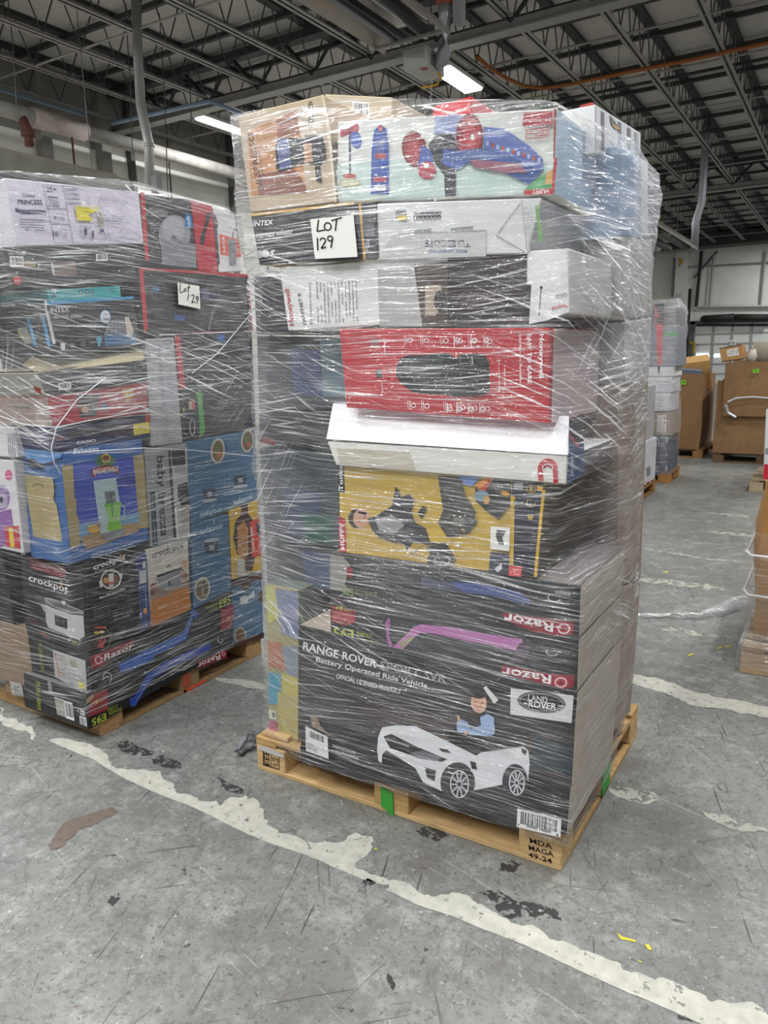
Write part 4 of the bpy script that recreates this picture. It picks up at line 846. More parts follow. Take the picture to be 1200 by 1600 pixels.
# filler seen through the film on the right side between the rows
def solid(name,label,x0,x1,y0,y1,z0,z1,col,cat='box'):
    o=box(name,x0,y0,z0,x1,y1,z1,mat(col,.5,0,.06,6,.12) if isinstance(col,str) else col,None,.003); tag(o,label,cat); return o
solid('pale_blue_box','pale blue grey box behind the child scooter box in the upper right',-1.1,-.78,2.46,2.9,1.92,2.17,'#a9b6c6')
solid('grey_carton','lilac grey carton behind the white fan box end',-1.2,-.72,2.44,2.74,1.66,1.9,'#a39da2')
solid('black_box','black box behind the red humidifier box on the right',-1.2,-.74,2.45,2.75,1.39,1.65,'#2d2a2c')
solid('taupe_carton','taupe carton behind the yellow toy box on the right',-1.25,-.75,2.46,2.75,.95,1.38,kraft('#857668'))
solid('taupe_carton','taupe carton low in the stack core behind the toy car box',-1.4,-.72,2.5,2.76,.145,.94,kraft('#857668'))
# left column seen through film
c=C('colourful_game_box','tall box with a pastel rainbow front at the big stack bottom left')
c.body([(414,912),(466,922),(466,1160),(420,1147)],'y',2.07,.5,mat('#a9a27a',.45,0,0,5,.1),'#6c7a6a','#7a8478','O')
c.poly([(414,915),(430,916),(440,960),(420,975)],'#c9c46a').poly([(430,920),(466,925),(466,1000),(440,990)],'#7c84a8').poly([(418,1000),(440,1005),(450,1050),(420,1040)],'#b9785a').poly([(440,1010),(466,1010),(466,1060),(450,1060)],'#8a94a0').poly([(420,1050),(440,1052),(436,1100),(421,1100)],'#4f9ab4').poly([(440,1050),(466,1060),(466,1150),(445,1110)],'#c4b95a').poly([(421,1125),(434,1128),(434,1147),(421,1144)],'#c06a8c').poly([(434,1080),(466,1090),(466,1157),(436,1148)],'#b8ac6c')
c.plane('y',2.07,'E').print_lines((190,900),(210,1000),(14,2),3,'#6a6040').print_lines((235,920),(290,1000),(0,35),3,'#8a7f4a').ring(172,962,14,14,3,'#3a3020')
c.part('barcode_sticker'); c.plane('y',2.07,'E').poly([(143,875),(184,885),(184,935),(146,925)],'#d6d3c8').barcode((160,885),(182,890),(0,40),8,bg=None); c.done()
def recess(name,label,q,col,y=2.17,dp=.42,bits=()):
    c=C(name,label); c.body(q,'y',y,dp,mat(col,.5,0,0,6,.12),None,None,'O')
    for pts,cc in bits: c.poly(pts,cc)
    c.done()
recess('slate_blue_box','slate grey box recessed at the left behind the film, beside the yellow toy box',[(405,700),(533,712),(533,856),(414,846)],'#4a5256',2.16,.42,[([(440,760),(500,768),(500,840),(450,838)],'#45506a'),([(470,800),(520,805),(520,850),(480,845)],'#3c6058')])
recess('slate_blue_box','dark slate box recessed at the left beside the scooter boxes',[(414,848),(520,858),(520,925),(417,912)],'#515558',2.16,.3,[([(470,860),(515,865),(515,920),(480,915)],'#56607a')])
recess('dark_grey_box','dark grey box recessed at the left beside the red humidifier box',[(401,525),(536,528),(545,640),(404,640)],'#4c5053',2.17,.42,[([(455,545),(500,548),(505,620),(460,615)],'#4a5478'),([(500,530),(536,530),(540,620),(505,620)],'#5f7880')])
recess('dark_grey_box','thin dark box with a red stripe, recessed left of the long white box',[(404,642),(515,644),(515,698),(405,692)],'#47484b',2.17,.42,[([(404,680),(430,688),(430,696),(404,690)],'#7a2a30')])
recess('charcoal_box','charcoal box recessed at the left just below the airbed box',[(396,432),(440,432),(452,522),(400,522)],'#3d3d42',2.12,.4,[([(396,440),(437,436),(437,446),(398,450)],'#161618')])
recess('grey_core_box','grey box hidden deep in the left core of the big stack',[(470,440),(560,436),(560,512),(470,512)],'#6a6a6c',2.44,.3)
solid('grey_carton','grey carton at the rear left of the big stack behind the recessed boxes',-1.78,-1.3,2.62,2.98,.145,1.2,'#5f6266')
solid('grey_carton','upper grey carton at the rear left of the big stack under the top layer',-1.74,-1.3,2.62,2.98,1.205,2.1,'#66686c')
# handwritten lot sheet
def sheet(name,label,quad,ax,val,view,writing):
    c=C(name,label,'paper'); c.view=view; c.pl=(ax,val); bm=c.cur[1]; mi=c.mi(mat('#e4e3dc',.6,0,.05,12)); o=Vector((0,-.001,0)) if ax=='y' else Vector((.001,0,0))
    N=8; G=[]
    for j in range(N+1):
        row=[]
        for i in range(N+1):
            u,v=i/N,j/N; p=[quad[0][k]*(1-u)*(1-v)+quad[1][k]*u*(1-v)+quad[2][k]*u*v+quad[3][k]*(1-u)*v for k in (0,1)]
            row.append(bm.verts.new(c.w(p)+o*(1+1.2*abs(mnoise.noise(Vector((u*4,v*4,1)))))))
        G.append(row)
    for j in range(N):
        for i in range(N): f=bm.faces.new((G[j][i],G[j][i+1],G[j+1][i+1],G[j+1][i])); f.material_index=mi; f.smooth=True
    bmesh.ops.recalc_face_normals(bm,faces=bm.faces)
    c.lay=8
    for pts in writing: c.line(pts,writing_w,'#16161a')
    return c.done()
def arc(cx,cy,rx,ry,a0,a1,n=10): return [(cx+rx*math.cos(math.radians(a0+(a1-a0)*i/n)),cy+ry*math.sin(math.radians(a0+(a1-a0)*i/n))) for i in range(n+1)]
writing_w=6
sheet('lot_sheet','white paper sheet handwritten LOT 129 on the airbed box of the big stack',[(375,638),(578,618),(597,814),(398,824)],'y',1.962,'A',
 [[(415,640),(408,695),(445,688)],arc(458,672,16,18,0,360,14),[(475,645),(525,630)],[(500,640),(494,692)],[(410,725),(412,785)],arc(436,738,13,12,180,400,8)+[(428,775),(452,768)],arc(470,728,12,12,0,360,12),[(482,725),(474,772)]])
# film strips and clump around the corner of the big stack
clump=film_mat('bunched_film',.4,k=1.2,vs=.6)
def crumple(name,label,pts,r,m=clump,cat='film scrap'):
    bm=bmesh.new(); uvl=None; tube(bm,pts,r,10); bmesh.ops.subdivide_edges(bm,edges=bm.edges,cuts=3,use_grid_fill=True)
    for v in bm.verts: v.co+=Vector((mnoise.noise(v.co*38),mnoise.noise(v.co*38+Vector((7,0,0))),.6*mnoise.noise(v.co*38+Vector((0,9,0)))))*.022; v.co.z=max(v.co.z,.002)
    uvl=bm.loops.layers.uv.new('UVMap')
    for f in bm.faces:
        f.smooth=True
        for lp in f.loops: lp[uvl].uv=(lp.vert.co.x+lp.vert.co.y,lp.vert.co.z+lp.vert.co.y*.5)
    o=link(name,bm,[m],None,tuple(Vector(pts[0]))); tag(o,label,cat); return o
g=lambda x,y,z=.02:at(x,y,'z',z)
crumple('film_tail','grey clump of loose film on the floor at the left pallet corner',[g(368,1178),g(385,1160,.03),g(400,1150,.06),at(412,1140,'y',2.06)],[.012,.03,.03,.01],mat('#77777a',.35,0,.3,40,.2))
crumple('film_strand','long twisted strand of clear film on the floor leading to the right-hand bin',[g(980,961),g(1040,960),g(1090,962),g(1125,955),g(1145,943,.04),g(1168,934,.06)],[.006,.012,.022,.035,.04,.03])
bm=bmesh.new(); P=[(91,315),(150,330),(238,372),(240,392),(190,378),(92,340)]
c=C('film_scrap','torn film strip stretched across the stamped left pallet block','film scrap'); c.plane('y',2.018,'Q').poly(P,mat('#b9b9b6',.25)); c.done()
# ---------------------------------------------------------------- film over the big stack
def col(px,py,y): p=at(px,py,'y',y); return p.x
rows=[]
# z, c0(back-left x), c1(x,y), c2(x,y), c3(x,y), c4(x,y), c5 x, haze left gap, haze right gap
T=[(.135,-1.80,(-1.815,2.05),(-1.62,1.967),(-.60,1.967),(-.60,2.45),-.63,.1,.25),
   (.35,-1.80,(-1.81,2.05),(-1.615,1.965),(-.585,1.965),(-.585,2.5),-.6,.15,.3),
   (.62,-1.79,(-1.80,2.05),(-1.615,1.965),(-.585,1.965),(-.585,2.5),-.6,.35,.35),
   (.70,-1.79,(-1.795,2.06),(-1.475,1.972),(-.585,1.97),(-.585,2.5),-.6,.45,.35),
   (.93,-1.79,(-1.775,2.08),(-1.475,1.975),(-.582,1.975),(-.585,2.5),-.6,.5,.4),
   (1.00,-1.79,(-1.77,2.1),(-1.44,1.98),(-.67,1.98),(-.585,2.44),-.6,.5,.5),
   (1.18,-1.79,(-1.765,2.1),(-1.44,1.97),(-.66,1.97),(-.585,2.42),-.6,.5,.5),
   (1.26,-1.79,(-1.765,2.1),(-1.475,1.955),(-.615,1.955),(-.585,2.42),-.6,.5,.45),
   (1.38,-1.79,(-1.755,2.1),(-1.46,1.965),(-.63,1.965),(-.585,2.4),-.6,.5,.45),
   (1.62,-1.79,(-1.745,2.08),(-1.42,1.975),(-.67,1.975),(-.585,2.39),-.6,.5,.5),
   (1.68,-1.79,(-1.745,2.06),(-1.60,1.975),(-.625,1.975),(-.585,2.38),-.6,.35,.45),
   (1.88,-1.79,(-1.745,2.03),(-1.65,1.97),(-.62,1.975),(-.585,2.36),-.6,.3,.5),
   (1.93,-1.79,(-1.76,1.99),(-1.72,1.965),(-.66,1.965),(-.58,2.35),-.6,.3,.5),
   (2.10,-1.79,(-1.78,1.98),(-1.74,1.965),(-.66,1.965),(-.575,2.35),-.58,.3,.5),
   (2.17,-1.78,(-1.78,1.98),(-1.74,1.965),(-.665,1.97),(-.6,2.36),-.6,.3,.45)]
LS={.135:(411,1160),.35:(415,1080),.62:(415,960),.70:(414,930),.93:(408,830),1.00:(405,800),1.18:(399,725),1.26:(397,690),1.38:(396,630),1.62:(393,520),1.68:(391,500),1.88:(388,430),1.93:(380,405),2.10:(369,310),2.17:(368,260)}
for z,b0,c1,c2,c3,c4,x5,hl,hr in T:
    h0=.03
    px,py=LS[z]; c1=(at(px,py,'y',c1[1]).x-.004,c1[1])
    rows.append([(b0,2.96,z,hl),(c1[0],c1[1],z,hl),(c2[0],c2[1],z,h0+.05),(c3[0],c3[1],z,h0),(c4[0],c4[1],z,hr),(x5-.03,2.86,z,hr)])
rows.append([(-1.77,2.95,2.33,.4),(-1.765,1.985,2.345,.3),(-1.42,1.967,2.30,.25),(-.69,1.985,2.19,.3),(-.66,2.38,2.18,.4),(-.67,2.84,2.15,.4)])
rows.append([(-1.70,2.85,2.36,.4),(-1.72,2.03,2.36,.3),(-1.40,2.03,2.34,.3),(-.75,2.06,2.225,.3),(-.72,2.38,2.24,.3),(-.74,2.85,2.2,.4)])
F1=film_mat('stretch_film',.03,k=1.3)
film_wrap('stretch_wrap',rows,F1,'clear stretch film wound around the whole big stack',.006,14,7)
# ---------------------------------------------------------------- left stack (its right side faces the camera)
XL=-2.62
def lb(name,label,q,cf,cs=None,ct=None,depth=.4,x=XL,view='O'):
    c=C(name,label); c.body(q,'x',x,depth,cf,cs,ct,view); return c
PU='#3c3260'
c=lb('princess_toy_box','long pale lilac box with purple print and a yellow sticker on the left stack',[(8,278),(217,300),(225,381),(27,385)],mat('#d6cfdc',.5,0,.04,5,.04),'#dcd9de','#d3cfd8',.4)
c.view='G'
c.text('Disney',(180,240),(275,240),(-6,-30),PU).text('PRINCESS',(140,295),(333,300),(-6,-38),PU)
c.poly([(115,322),(145,325),(150,335),(290,340),(355,345),(362,380),(335,372),(290,372),(155,375),(150,362),(122,358)],PU).print_lines((160,350),(285,356),(0,14),1,'#b9b0c8')
c.print_lines((150,405),(340,412),(8,95),5,'#7a7290',.35,.95)
c.line([(335,145),(425,598)],3,PU).line([(488,150),(568,598)],3,PU).line([(365,330),(520,334)],3,PU).line([(392,452),(545,452)],3,PU).line([(335,145),(760,165),(1080,210)],2,PU).line([(425,598),(1125,600)],2,PU)
c.text('25+',(362,200),(440,200),(-6,-38),PU).print_lines((368,225),(450,232),(12,90),4,'#6a6288',.45,.95).text('3',(415,410),(438,411),(-4,-36),PU).print_lines((440,365),(500,368),(8,60),4,'#8a82a0').text('10',(412,545),(455,545),(-5,-38),PU).print_lines((460,485),(520,490),(10,80),5,'#8a82a0')
for i,t in enumerate(('CONTENTS:','CONTENIDO:','CONTIENT:','CONTEUDO:')): c.text(t,(500+7*i,190+36*i),(608+8*i,192+37*i),(-3,-18),PU)
for pts in (arc(660,500,40,70,100,260),[(650,440),(660,490),(700,490),(700,440)],[(620,500),(640,560),(720,575)],[(700,560),(760,570),(820,570),(800,480),(740,470)],arc(840,500,40,30,0,180),[(830,480),(850,560),(950,560),(930,490),(985,570)],[(925,320),(985,420),(990,440)],arc(790,290,30,30,30,330),[(660,260),(690,300)],[(680,235),(690,290)],[(960,520),(1080,515),(1090,560),(980,570)]): c.line(pts,3,'#7a7299')
c.poly([(650,480),(670,478),(672,540),(655,545)],PU).poly([(710,500),(722,498),(724,560),(712,560)],PU).poly([(770,490),(800,488),(803,515),(772,518)],PU).print_lines((765,220),(990,270),(4,40),3,'#9a94b0').print_lines((805,375),(950,385),(4,55),3,'#7a7299')
c.part('yellow_sticker'); c.plane('x',XL,'G').poly([(578,312),(755,322),(762,345),(680,380),(715,428),(595,425)],'#e0d22c').print_lines((590,320),(740,330),(2,10),1,'#6a6420').line(arc(655,365,18,8,180,340),3,'#5a5420')
c.part('torn_sticker'); c.plane('x',XL,'G').poly([(762,345),(765,460),(800,470),(795,400)],'#a9a38c'); c.done()
c=lb('ice_cream_machine_box','black box with a large silver dome picture, top row of the left stack',[(218,302),(297,312),(309,421),(234,407)],mat('#33343a',.4,0,0,6,.1),'#2c2c30','#3a3a3e')
c.view='H'; c.poly([(150,210),(185,215),(225,765),(190,765)],'#b0242e').ell(430,560,130,165,'#8c8f94').poly([(320,600),(600,640),(610,830),(330,800)],'#7d8084').ell(420,520,90,110,'#a3a6aa')
c.poly([(515,385),(570,400),(580,500),(515,490)],'#2f6fb0').text('NINJA',(540,490),(530,400),(22,4),'#dfe8f0').text('FOODI',(240,385),(370,395),(0,-20),'#b9bcc0').print_lines((225,450),(300,458),(10,80),4,'#a9abb0'); 
for i in range(6): c.line([(420,560),(360+28*i,655-6*abs(i-2.5))],4,'#6a6c70')
c.done()
c=lb('red_blender_box','red box with a dark hand mixer picture, top row of the left stack',[(299,313),(332,322),(341,427),(310,423)],mat('#b52c3a',.4,0,0,6,.1),'#9c2430','#a92c36'); c.view='H'
c.poly([(690,380),(730,370),(720,430),(690,520),(670,640),(645,640),(640,580),(670,500)],'#33343a').poly([(745,390),(770,400),(800,800),(780,800)],'#4c4c52').ell(770,470,16,40,'#5a5a60').line([(690,730),(740,735)],3,'#e0c0c4'); c.done()
c=lb('white_blender_box','white and orange-red box with a stick blender picture on the left stack',[(333,324),(367,337),(378,424),(343,426)],mat('#d9d7d8',.45,0,0,6,.05),'#c9c8ca','#cfcfd2'); c.view='H'
c.poly([(795,550),(960,600),(975,740),(805,720)],'#d9604a').line(arc(925,600,22,90,0,360,16),6,'#5a6068').poly([(865,590),(925,600),(935,800),(880,810)],'#7a7d82').ell(905,760,30,50,'#8f9296').text('PRO',(825,700),(815,580),(20,2),'#e0e0e0'); c.done()
c=lb('bedding_box','dark box with barcodes and a small red seal under the lilac box',[(4,386),(206,385),(214,440),(15,450)],mat('#3a3a3c',.4,0,0,6,.12),'#38383a','#45454a')
c.view='G'; c.text('elite HOME',(65,692),(200,690),(-3,-26),'#b9b9bb').ell(135,890,33,35,'#c03a46').text('sale',(112,902),(158,900),(0,-20),'#e9c9cc').poly([(405,755),(585,735),(600,850),(420,858)],'#7d6c66').poly([(395,750),(412,750),(428,850),(410,852)],'#c9c9c9').poly([(190,735),(272,738),(275,785),(195,782)],'#9a8a68')
c.text('Cloud Collection',(205,900),(380,900),(-4,-26),'#a9a9ab').print_lines((250,800),(390,805),(2,20),1,'#8a8a8c').print_lines((380,870),(560,880),(4,30),2,'#8a8a8c')
c.part('barcode_sticker'); c.plane('x',XL,'G').barcode((70,702),(178,705),(10,85),12).barcode((745,685),(835,683),(3,55),12); c.done()
c=lb('teal_box','thin teal box with small round icons above the left stack airbed box',[(75,453),(188,447),(190,466),(77,472)],'#3fa3a6','#2f8a8e','#4cb0b2',.38); c.view='G'
for x in (630,678,720): c.ell(x,978,15,16,'#24486a').ell(x,978,6,7,'#9fd6d8')
c.text('W',(398,1030),(445,1028),(-3,-38),'#1c3a5c').text('W',(398,990),(440,988),(-3,-36),'#d9eef0').print_lines((845,945),(905,945),(4,40),4,'#24606a'); c.done()
c=lb('red_edged_box','large black box with red edges and round dark graphics, behind the small lot sheet',[(216,417),(387,430),(394,516),(225,522)],mat('#2a2a2d',.4,0,0,6,.12),'#26262a','#b02a34',.4); c.view='H'
c.poly([(140,825),(175,835),(215,1320),(185,1360)],'#b0242e')
c.poly([(140,825),(600,850),(1025,880),(1030,905),(600,872),(145,845)],'#b0242e').poly([(1020,885),(1033,890),(1070,1335),(1058,1340)],'#b0242e')
c.ring(300,1020,62,70,6,'#4c4e54').poly([(245,990),(300,985),(310,1015),(255,1020)],'#3f6a8c').poly([(640,990),(760,1010),(780,1070),(650,1080)],'#39344f').poly([(430,1205),(520,1225),(510,1260),(430,1250)],'#2c4a80').print_lines((260,1150),(350,1160),(20,90),5,'#6a6a6e')
for i in range(4): c.line([(655+12*i,1000),(668+12*i,1075)],3,'#8a86b0')
c.done()
c=lb('airbed_box','black box with a blue top edge and an airbed picture on the left stack',[(70,474),(208,464),(221,540),(86,557)],mat('#2e2e33',.4,0,.04,6,.12),mat('#2b2b2f',.4),'#3f8cc0',.4)
c.view='G'; c.poly([(350,1058),(1040,1015),(1045,1032),(365,1085)],'#3f94c8').text('INTEX',(395,1140),(545,1135),(-6,-36),'#c9c9cc').text('MID-RISE AIRBED',(422,1190),(645,1180),(-3,-24),'#a9a9ac').text('WITH BUILT-IN PUMP',(428,1212),(565,1202),(0,-9),'#8a8a8c')
c.ell(820,1175,42,54,'#4a90c0').ell(820,1175,37,49,'#d9dde0').text('16in',(800,1205),(850,1203),(0,-24),'#26262a').print_lines((800,1150),(842,1150),(0,18),2,'#6a90b0')
c.view='I'; c.poly([(668,20),(720,-10),(790,-5),(850,95),(850,150),(655,160),(648,95)],'#6a6c74').poly([(648,95),(850,90),(852,150),(656,160)],'#3a6a90')
for i in range(5): c.line([(680+20*i,0),(665+28*i,90)],3,'#9a9ca4')
c.poly([(775,-15),(800,-20),(830,60),(825,98),(790,95)],'#c9c0b0')
c.poly([(372,145),(405,142),(400,185),(380,188)],'#c9c9c9').ell(450,157,18,12,'#6a6a6e').ell(515,150,16,20,'#5a5a5e').poly([(595,110),(635,108),(630,135),(618,165),(608,165)],'#4a94b8')
c.part('torn_edge'); c.plane('x',XL,'G').poly([(340,1040),(360,1045),(358,1100),(400,1250),(430,1385),(405,1390),(380,1270),(345,1120)],'#c3c3c4')
c.part('end_print'); c.left_plane(); yl_=c.pl[1]; c.plane('y',yl_,'G').poly([(190,1100),(215,1105),(290,1400),(262,1400)],'#4a94c4').poly([(300,1070),(325,1070),(400,1400),(372,1400)],'#4a94c4').text('INTEX',(285,1095),(330,1220),(14,-6),'#a9a9ac').poly([(10,1065),(120,1075),(125,1120),(95,1155),(60,1155),(25,1110)],'#cfccc8').print_lines((35,1080),(115,1085),(0,50),4,'#a9544c').poly([(140,1290),(165,1262),(215,1270),(260,1380),(200,1390)],'#8a8a80').line([(160,1265),(145,1290),(190,1345)],8,'#c9b94a').print_lines((250,1130),(275,1190),(12,-5),2,'#7a7a7e'); c.done()
c=lb('beige_topped_box','black box with a torn cream top and small barcode',[(60,580),(226,560),(229,594),(73,618)],mat('#2c2b2c',.4,0,0,6,.15),'#3a3836','#c3b694',.4); c.view='I'
c.print_lines((360,325),(440,318),(2,55),3,'#8a8a86').print_lines((640,270),(700,262),(3,60),3,'#6a6a68').ring(870,290,30,30,5,'#77777a').print_lines((850,310),(905,300),(2,40),3,'#77777a').poly([(205,410),(260,430),(270,475),(215,440)],'#8a4a38')
c.part('barcode_sticker'); c.plane('x',XL,'I').barcode((362,395),(440,385),(4,45),12)
c.part('crushed_top_flap'); bm=c.cur[1]; P=[at(35,570,'x',-2.72),at(62,548,'x',-2.8),at(225,543,'x',-2.66),at(226,562,'x',XL+.004),at(110,577,'x',XL+.004),at(60,584,'x',XL+.004)]
f=bm.faces.new([bm.verts.new(p) for p in P]); f.material_index=c.mi(mat('#c9bb96',.6,0,.1,20,.06)); bmesh.ops.solidify(bm,geom=[f],thickness=.004); c.done()
c=lb('text_panel_box','tall grey white box covered in fine print, standing left of the red-striped box',[(228,530),(272,527),(286,692),(237,697)],mat('#a6a5aa',.5,0,0,8,.06),'#9a999c','#b0afb4',.35); c.view='J'
c.print_lines((165,150),(225,145),(30,620),34,'#c9c8cc',.4,.85).print_lines((240,170),(320,160),(40,590),34,'#c6c5ca',.4,.85).line([(228,130),(290,770)],3,'#7d7c80').ring(287,138,30,14,4,'#5a595c'); c.done()
c=lb('black_boxed_appliance','black box with a red side stripe under the red-edged box',[(276,523),(394,518),(397,597),(284,608)],mat('#2b2c2f',.4,0,0,6,.12),'#2a2a2c','#a02630',.4); c.view='J'
c.poly([(332,100),(365,98),(398,425),(358,430)],'#b0242e').poly([(600,95),(640,90),(645,130),(600,135)],'#2f57a0').print_lines((400,250),(440,246),(10,150),5,'#7a7a7c').ring(475,390,10,18,4,'#8a8a8c').print_lines((350,75),(820,65),(0,6),1,'#b0242e'); c.done()
c=lb('green_arrow_box','dark box with a green arrow print above the blue slow cooker boxes',[(284,609),(397,598),(400,667),(288,688)],mat('#34363c',.4,0,0,6,.12),'#2f3034','#3a3a40',.4); c.view='J'
c.poly([(458,475),(485,432),(515,468),(502,470),(522,695),(490,735),(475,478)],'#4c9a4a').poly([(418,510),(455,505),(458,558),(420,560)],'#b5a090').poly([(440,508),(452,507),(456,556),(445,558)],'#c0503c').poly([(380,550),(392,548),(394,575),(382,577)],'#a9a05a').poly([(770,640),(800,605),(830,630),(830,662),(765,662)],'#141a30')
c.print_lines((560,500),(830,470),(6,60),3,'#6e7078').print_lines((560,590),(740,570),(4,24),2,'#7a7c80').poly([(385,690),(400,660),(460,650),(480,740),(430,745)],'#141517').ring(440,670,18,52,5,'#b9b9b9'); c.done()
c=lb('red_toy_box','crushed red box with faces print, fifth row of the left stack',[(75,621),(229,598),(232,646),(83,666)],mat('#9c2a34',.4,0,0,7,.2),'#a08a80','#8c2a30',.38); c.view='I'
c.poly([(350,500),(470,480),(460,600),(360,640)],'#a8323e').line(arc(410,540,28,24,0,360),4,'#c9929a').poly([(480,470),(620,455),(600,600),(500,610)],'#4a4440').ell(530,560,26,20,'#b98a70').ell(650,540,22,24,'#4a5a80').poly([(760,430),(830,420),(832,480),(790,520)],'#b98a3c').poly([(690,480),(740,470),(745,560),(700,570)],'#b03a40'); c.done()
c=lb('cream_crushed_carton','cream crushed carton with dark printed end at the left edge of the left stack',[(74,617),(77,617),(84,666),(81,667)],'#b9b092','#b9b29a','#c3bb9d',.42,x=XL-.01); 
c.part('end_print'); c.left_plane(); c.plane('y',c.pl[1],'I').poly([(85,490),(190,505),(190,555),(85,545)],'#55524a').text('SOUND',(95,540),(245,555),(0,-28),'#8a8676'); c.done()
c=lb('crushed_grey_carton','small crushed grey white carton at the left of the torn cream top',[(57,582),(60,582),(72,617),(69,617)],'#a9a59c','#9a978f','#b5b1a6',.3,x=XL-.01); c.done()
c=lb('keyboard_box','dark blue box with a yellow sticker just above the blue beach blender box',[(83,670),(234,650),(235,684),(90,705)],mat('#272c4c',.4,0,0,6,.15),'#232a54','#2c3560',.25); c.view='I'
c.text('CASIO',(478,780),(600,762),(-2,-20),'#c3c3cc').poly([(420,680),(660,655),(665,720),(430,745)],'#1c1d2c').poly([(660,655),(820,640),(830,710),(668,722)],'#3a2c34').text('LK',(360,748),(395,745),(-1,-12),'#b03a44').poly([(905,590),(938,580),(940,640),(908,645)],'#b0402c')
c.part('yellow_sticker'); c.plane('x',XL,'I').poly([(830,650),(930,638),(935,705),(835,720)],'#d9c832').line(arc(885,672,20,8,0,360),3,'#6a6030').print_lines((840,690),(925,680),(0,18),2,'#8a8030'); c.done()
# beach blender box
c=lb('beach_blender_box','large blue box printed with a beach scene and green blender',[(96,707),(222,682),(233,845),(110,882)],mat('#3a5f9c',.4,0,.03,5,.08),mat('#3c649c',.4,0,.03,5,.08),'#4a74ac',.26)
c.view='I'; c.poly([(385,915),(455,905),(465,1110),(480,1130),(475,1200),(495,1260),(500,1400),(470,1425),(440,1428),(410,1160)],'#a3946a').poly([(830,850),(895,835),(928,1295),(870,1305),(850,1150)],'#a3946a')
c.poly([(456,905),(830,850),(870,1290),(860,1330),(545,1430),(515,1400),(500,1300),(475,1130)],mat('#4354b0',.4,0,0,5,.1)).poly([(492,1280),(868,1200),(870,1290),(500,1380)],'#6f9cb8').poly([(505,1360),(700,1290),(870,1265),(865,1320),(550,1432),(515,1405)],'#a3845a')
c.text('Bahamas',(455,838),(612,820),(6,-34),'#d6dde8')
c.ell(655,880,62,42,'#3f6a48').poly([(635,850),(665,830),(690,860),(680,890),(640,890)],'#c99a3c').ell(660,862,20,18,'#6a4030')
c.poly([(565,945),(590,925),(655,905),(715,912),(742,940),(735,965),(705,945),(655,940),(605,955),(585,985),(572,980)],'#7a2a30').text('MARGARITAVILLE',(578,965),(735,942),(2,-32),'#e3d9c8')
c.poly([(580,1005),(720,985),(745,1130),(750,1330),(650,1345),(625,1330)],'#a9bcc0').poly([(650,1075),(715,1065),(722,1140),(660,1150)],'#6a7276').poly([(650,1150),(755,1135),(745,1240),(760,1300),(690,1330),(665,1310),(675,1240)],'#8cc06a').poly([(675,1240),(745,1235),(752,1300),(700,1325),(668,1310)],'#7ab83a').poly([(650,1150),(755,1135),(757,1150),(652,1166)],'#6ab04a').line([(757,1160),(775,1170),(772,1240),(750,1250)],5,'#b0c4c8').line([(690,1080),(700,1230)],5,'#4a4e50').poly([(625,1335),(770,1300),(775,1345),(690,1372),(650,1375)],'#7d8288').ring(735,1340,14,8,3,'#b9c94a')
c.ell(580,1305,38,28,'#c99a3c').line([(592,1330),(597,1395)],4,'#8a8a80').ell(610,1275,10,8,'#b03a4c').print_lines((735,985),(840,960),(6,70),4,'#2c3c8c',.5,.8).line([(725,1000),(800,955),(838,985)],4,'#34408c')
c.print_lines((565,1460),(840,1385),(4,32),2,'#b9c6dc',.4,.9)
c.part('side_print'); c.left_plane(); c.plane('y',c.pl[1],'I').poly([(150,965),(330,985),(340,1060),(335,1120),(355,1160),(385,1330),(390,1415),(300,1410),(215,1385),(195,1250),(165,1080)],mat('#a39468',.5,0,0,8,.1)).line(arc(240,1045,34,20,180,360),6,'#6a3a34').text('Bahamas',(262,1440),(340,1452),(4,-22),'#c3cfe0').print_lines((240,1460),(375,1480),(0,22),2,'#9fb0cc').poly([(110,795),(385,830),(382,860),(270,900),(190,880),(130,840)],'#5a8cc4').poly([(175,870),(200,860),(272,918),(262,930),(180,912)],'#2a2a2c')
c.done()
c=C('purple_toy_box','white and purple box at the far left edge beside the blue beach blender box'); c.body([(-50,716),(21,720),(37,865),(-50,846)],'y',1.80,.4,'#d6d3d6','#c9c4c9','#dcd9dc','O')
c.plane('y',1.80,'I').ell(10,1110,52,80,'#8a6aa4').ell(15,1130,34,50,'#a99ab4').ell(10,1125,12,22,'#3a3440').poly([(0,1200),(70,1180),(85,1290),(60,1400),(0,1420)],'#8a5aa0').ell(55,968,22,32,'#d05a8c').poly([(28,1295),(118,1285),(130,1430),(42,1415)],'#c0303c').poly([(55,1300),(82,1298),(95,1420),(68,1418)],'#d9c03c'); c.done()
c=C('white_strip_box','white box with ruled grey end above the purple box at the far left'); c.body([(-50,664),(21,668),(28,715),(-50,711)],'y',1.80,.4,'#d9d7d9','#cfcdd0','#d9d7d9','O')
c.plane('y',1.80,'I')
for x in (50,62,75,88): c.line([(x,710),(x+8,860)],4,'#6a6a80')
c.done()
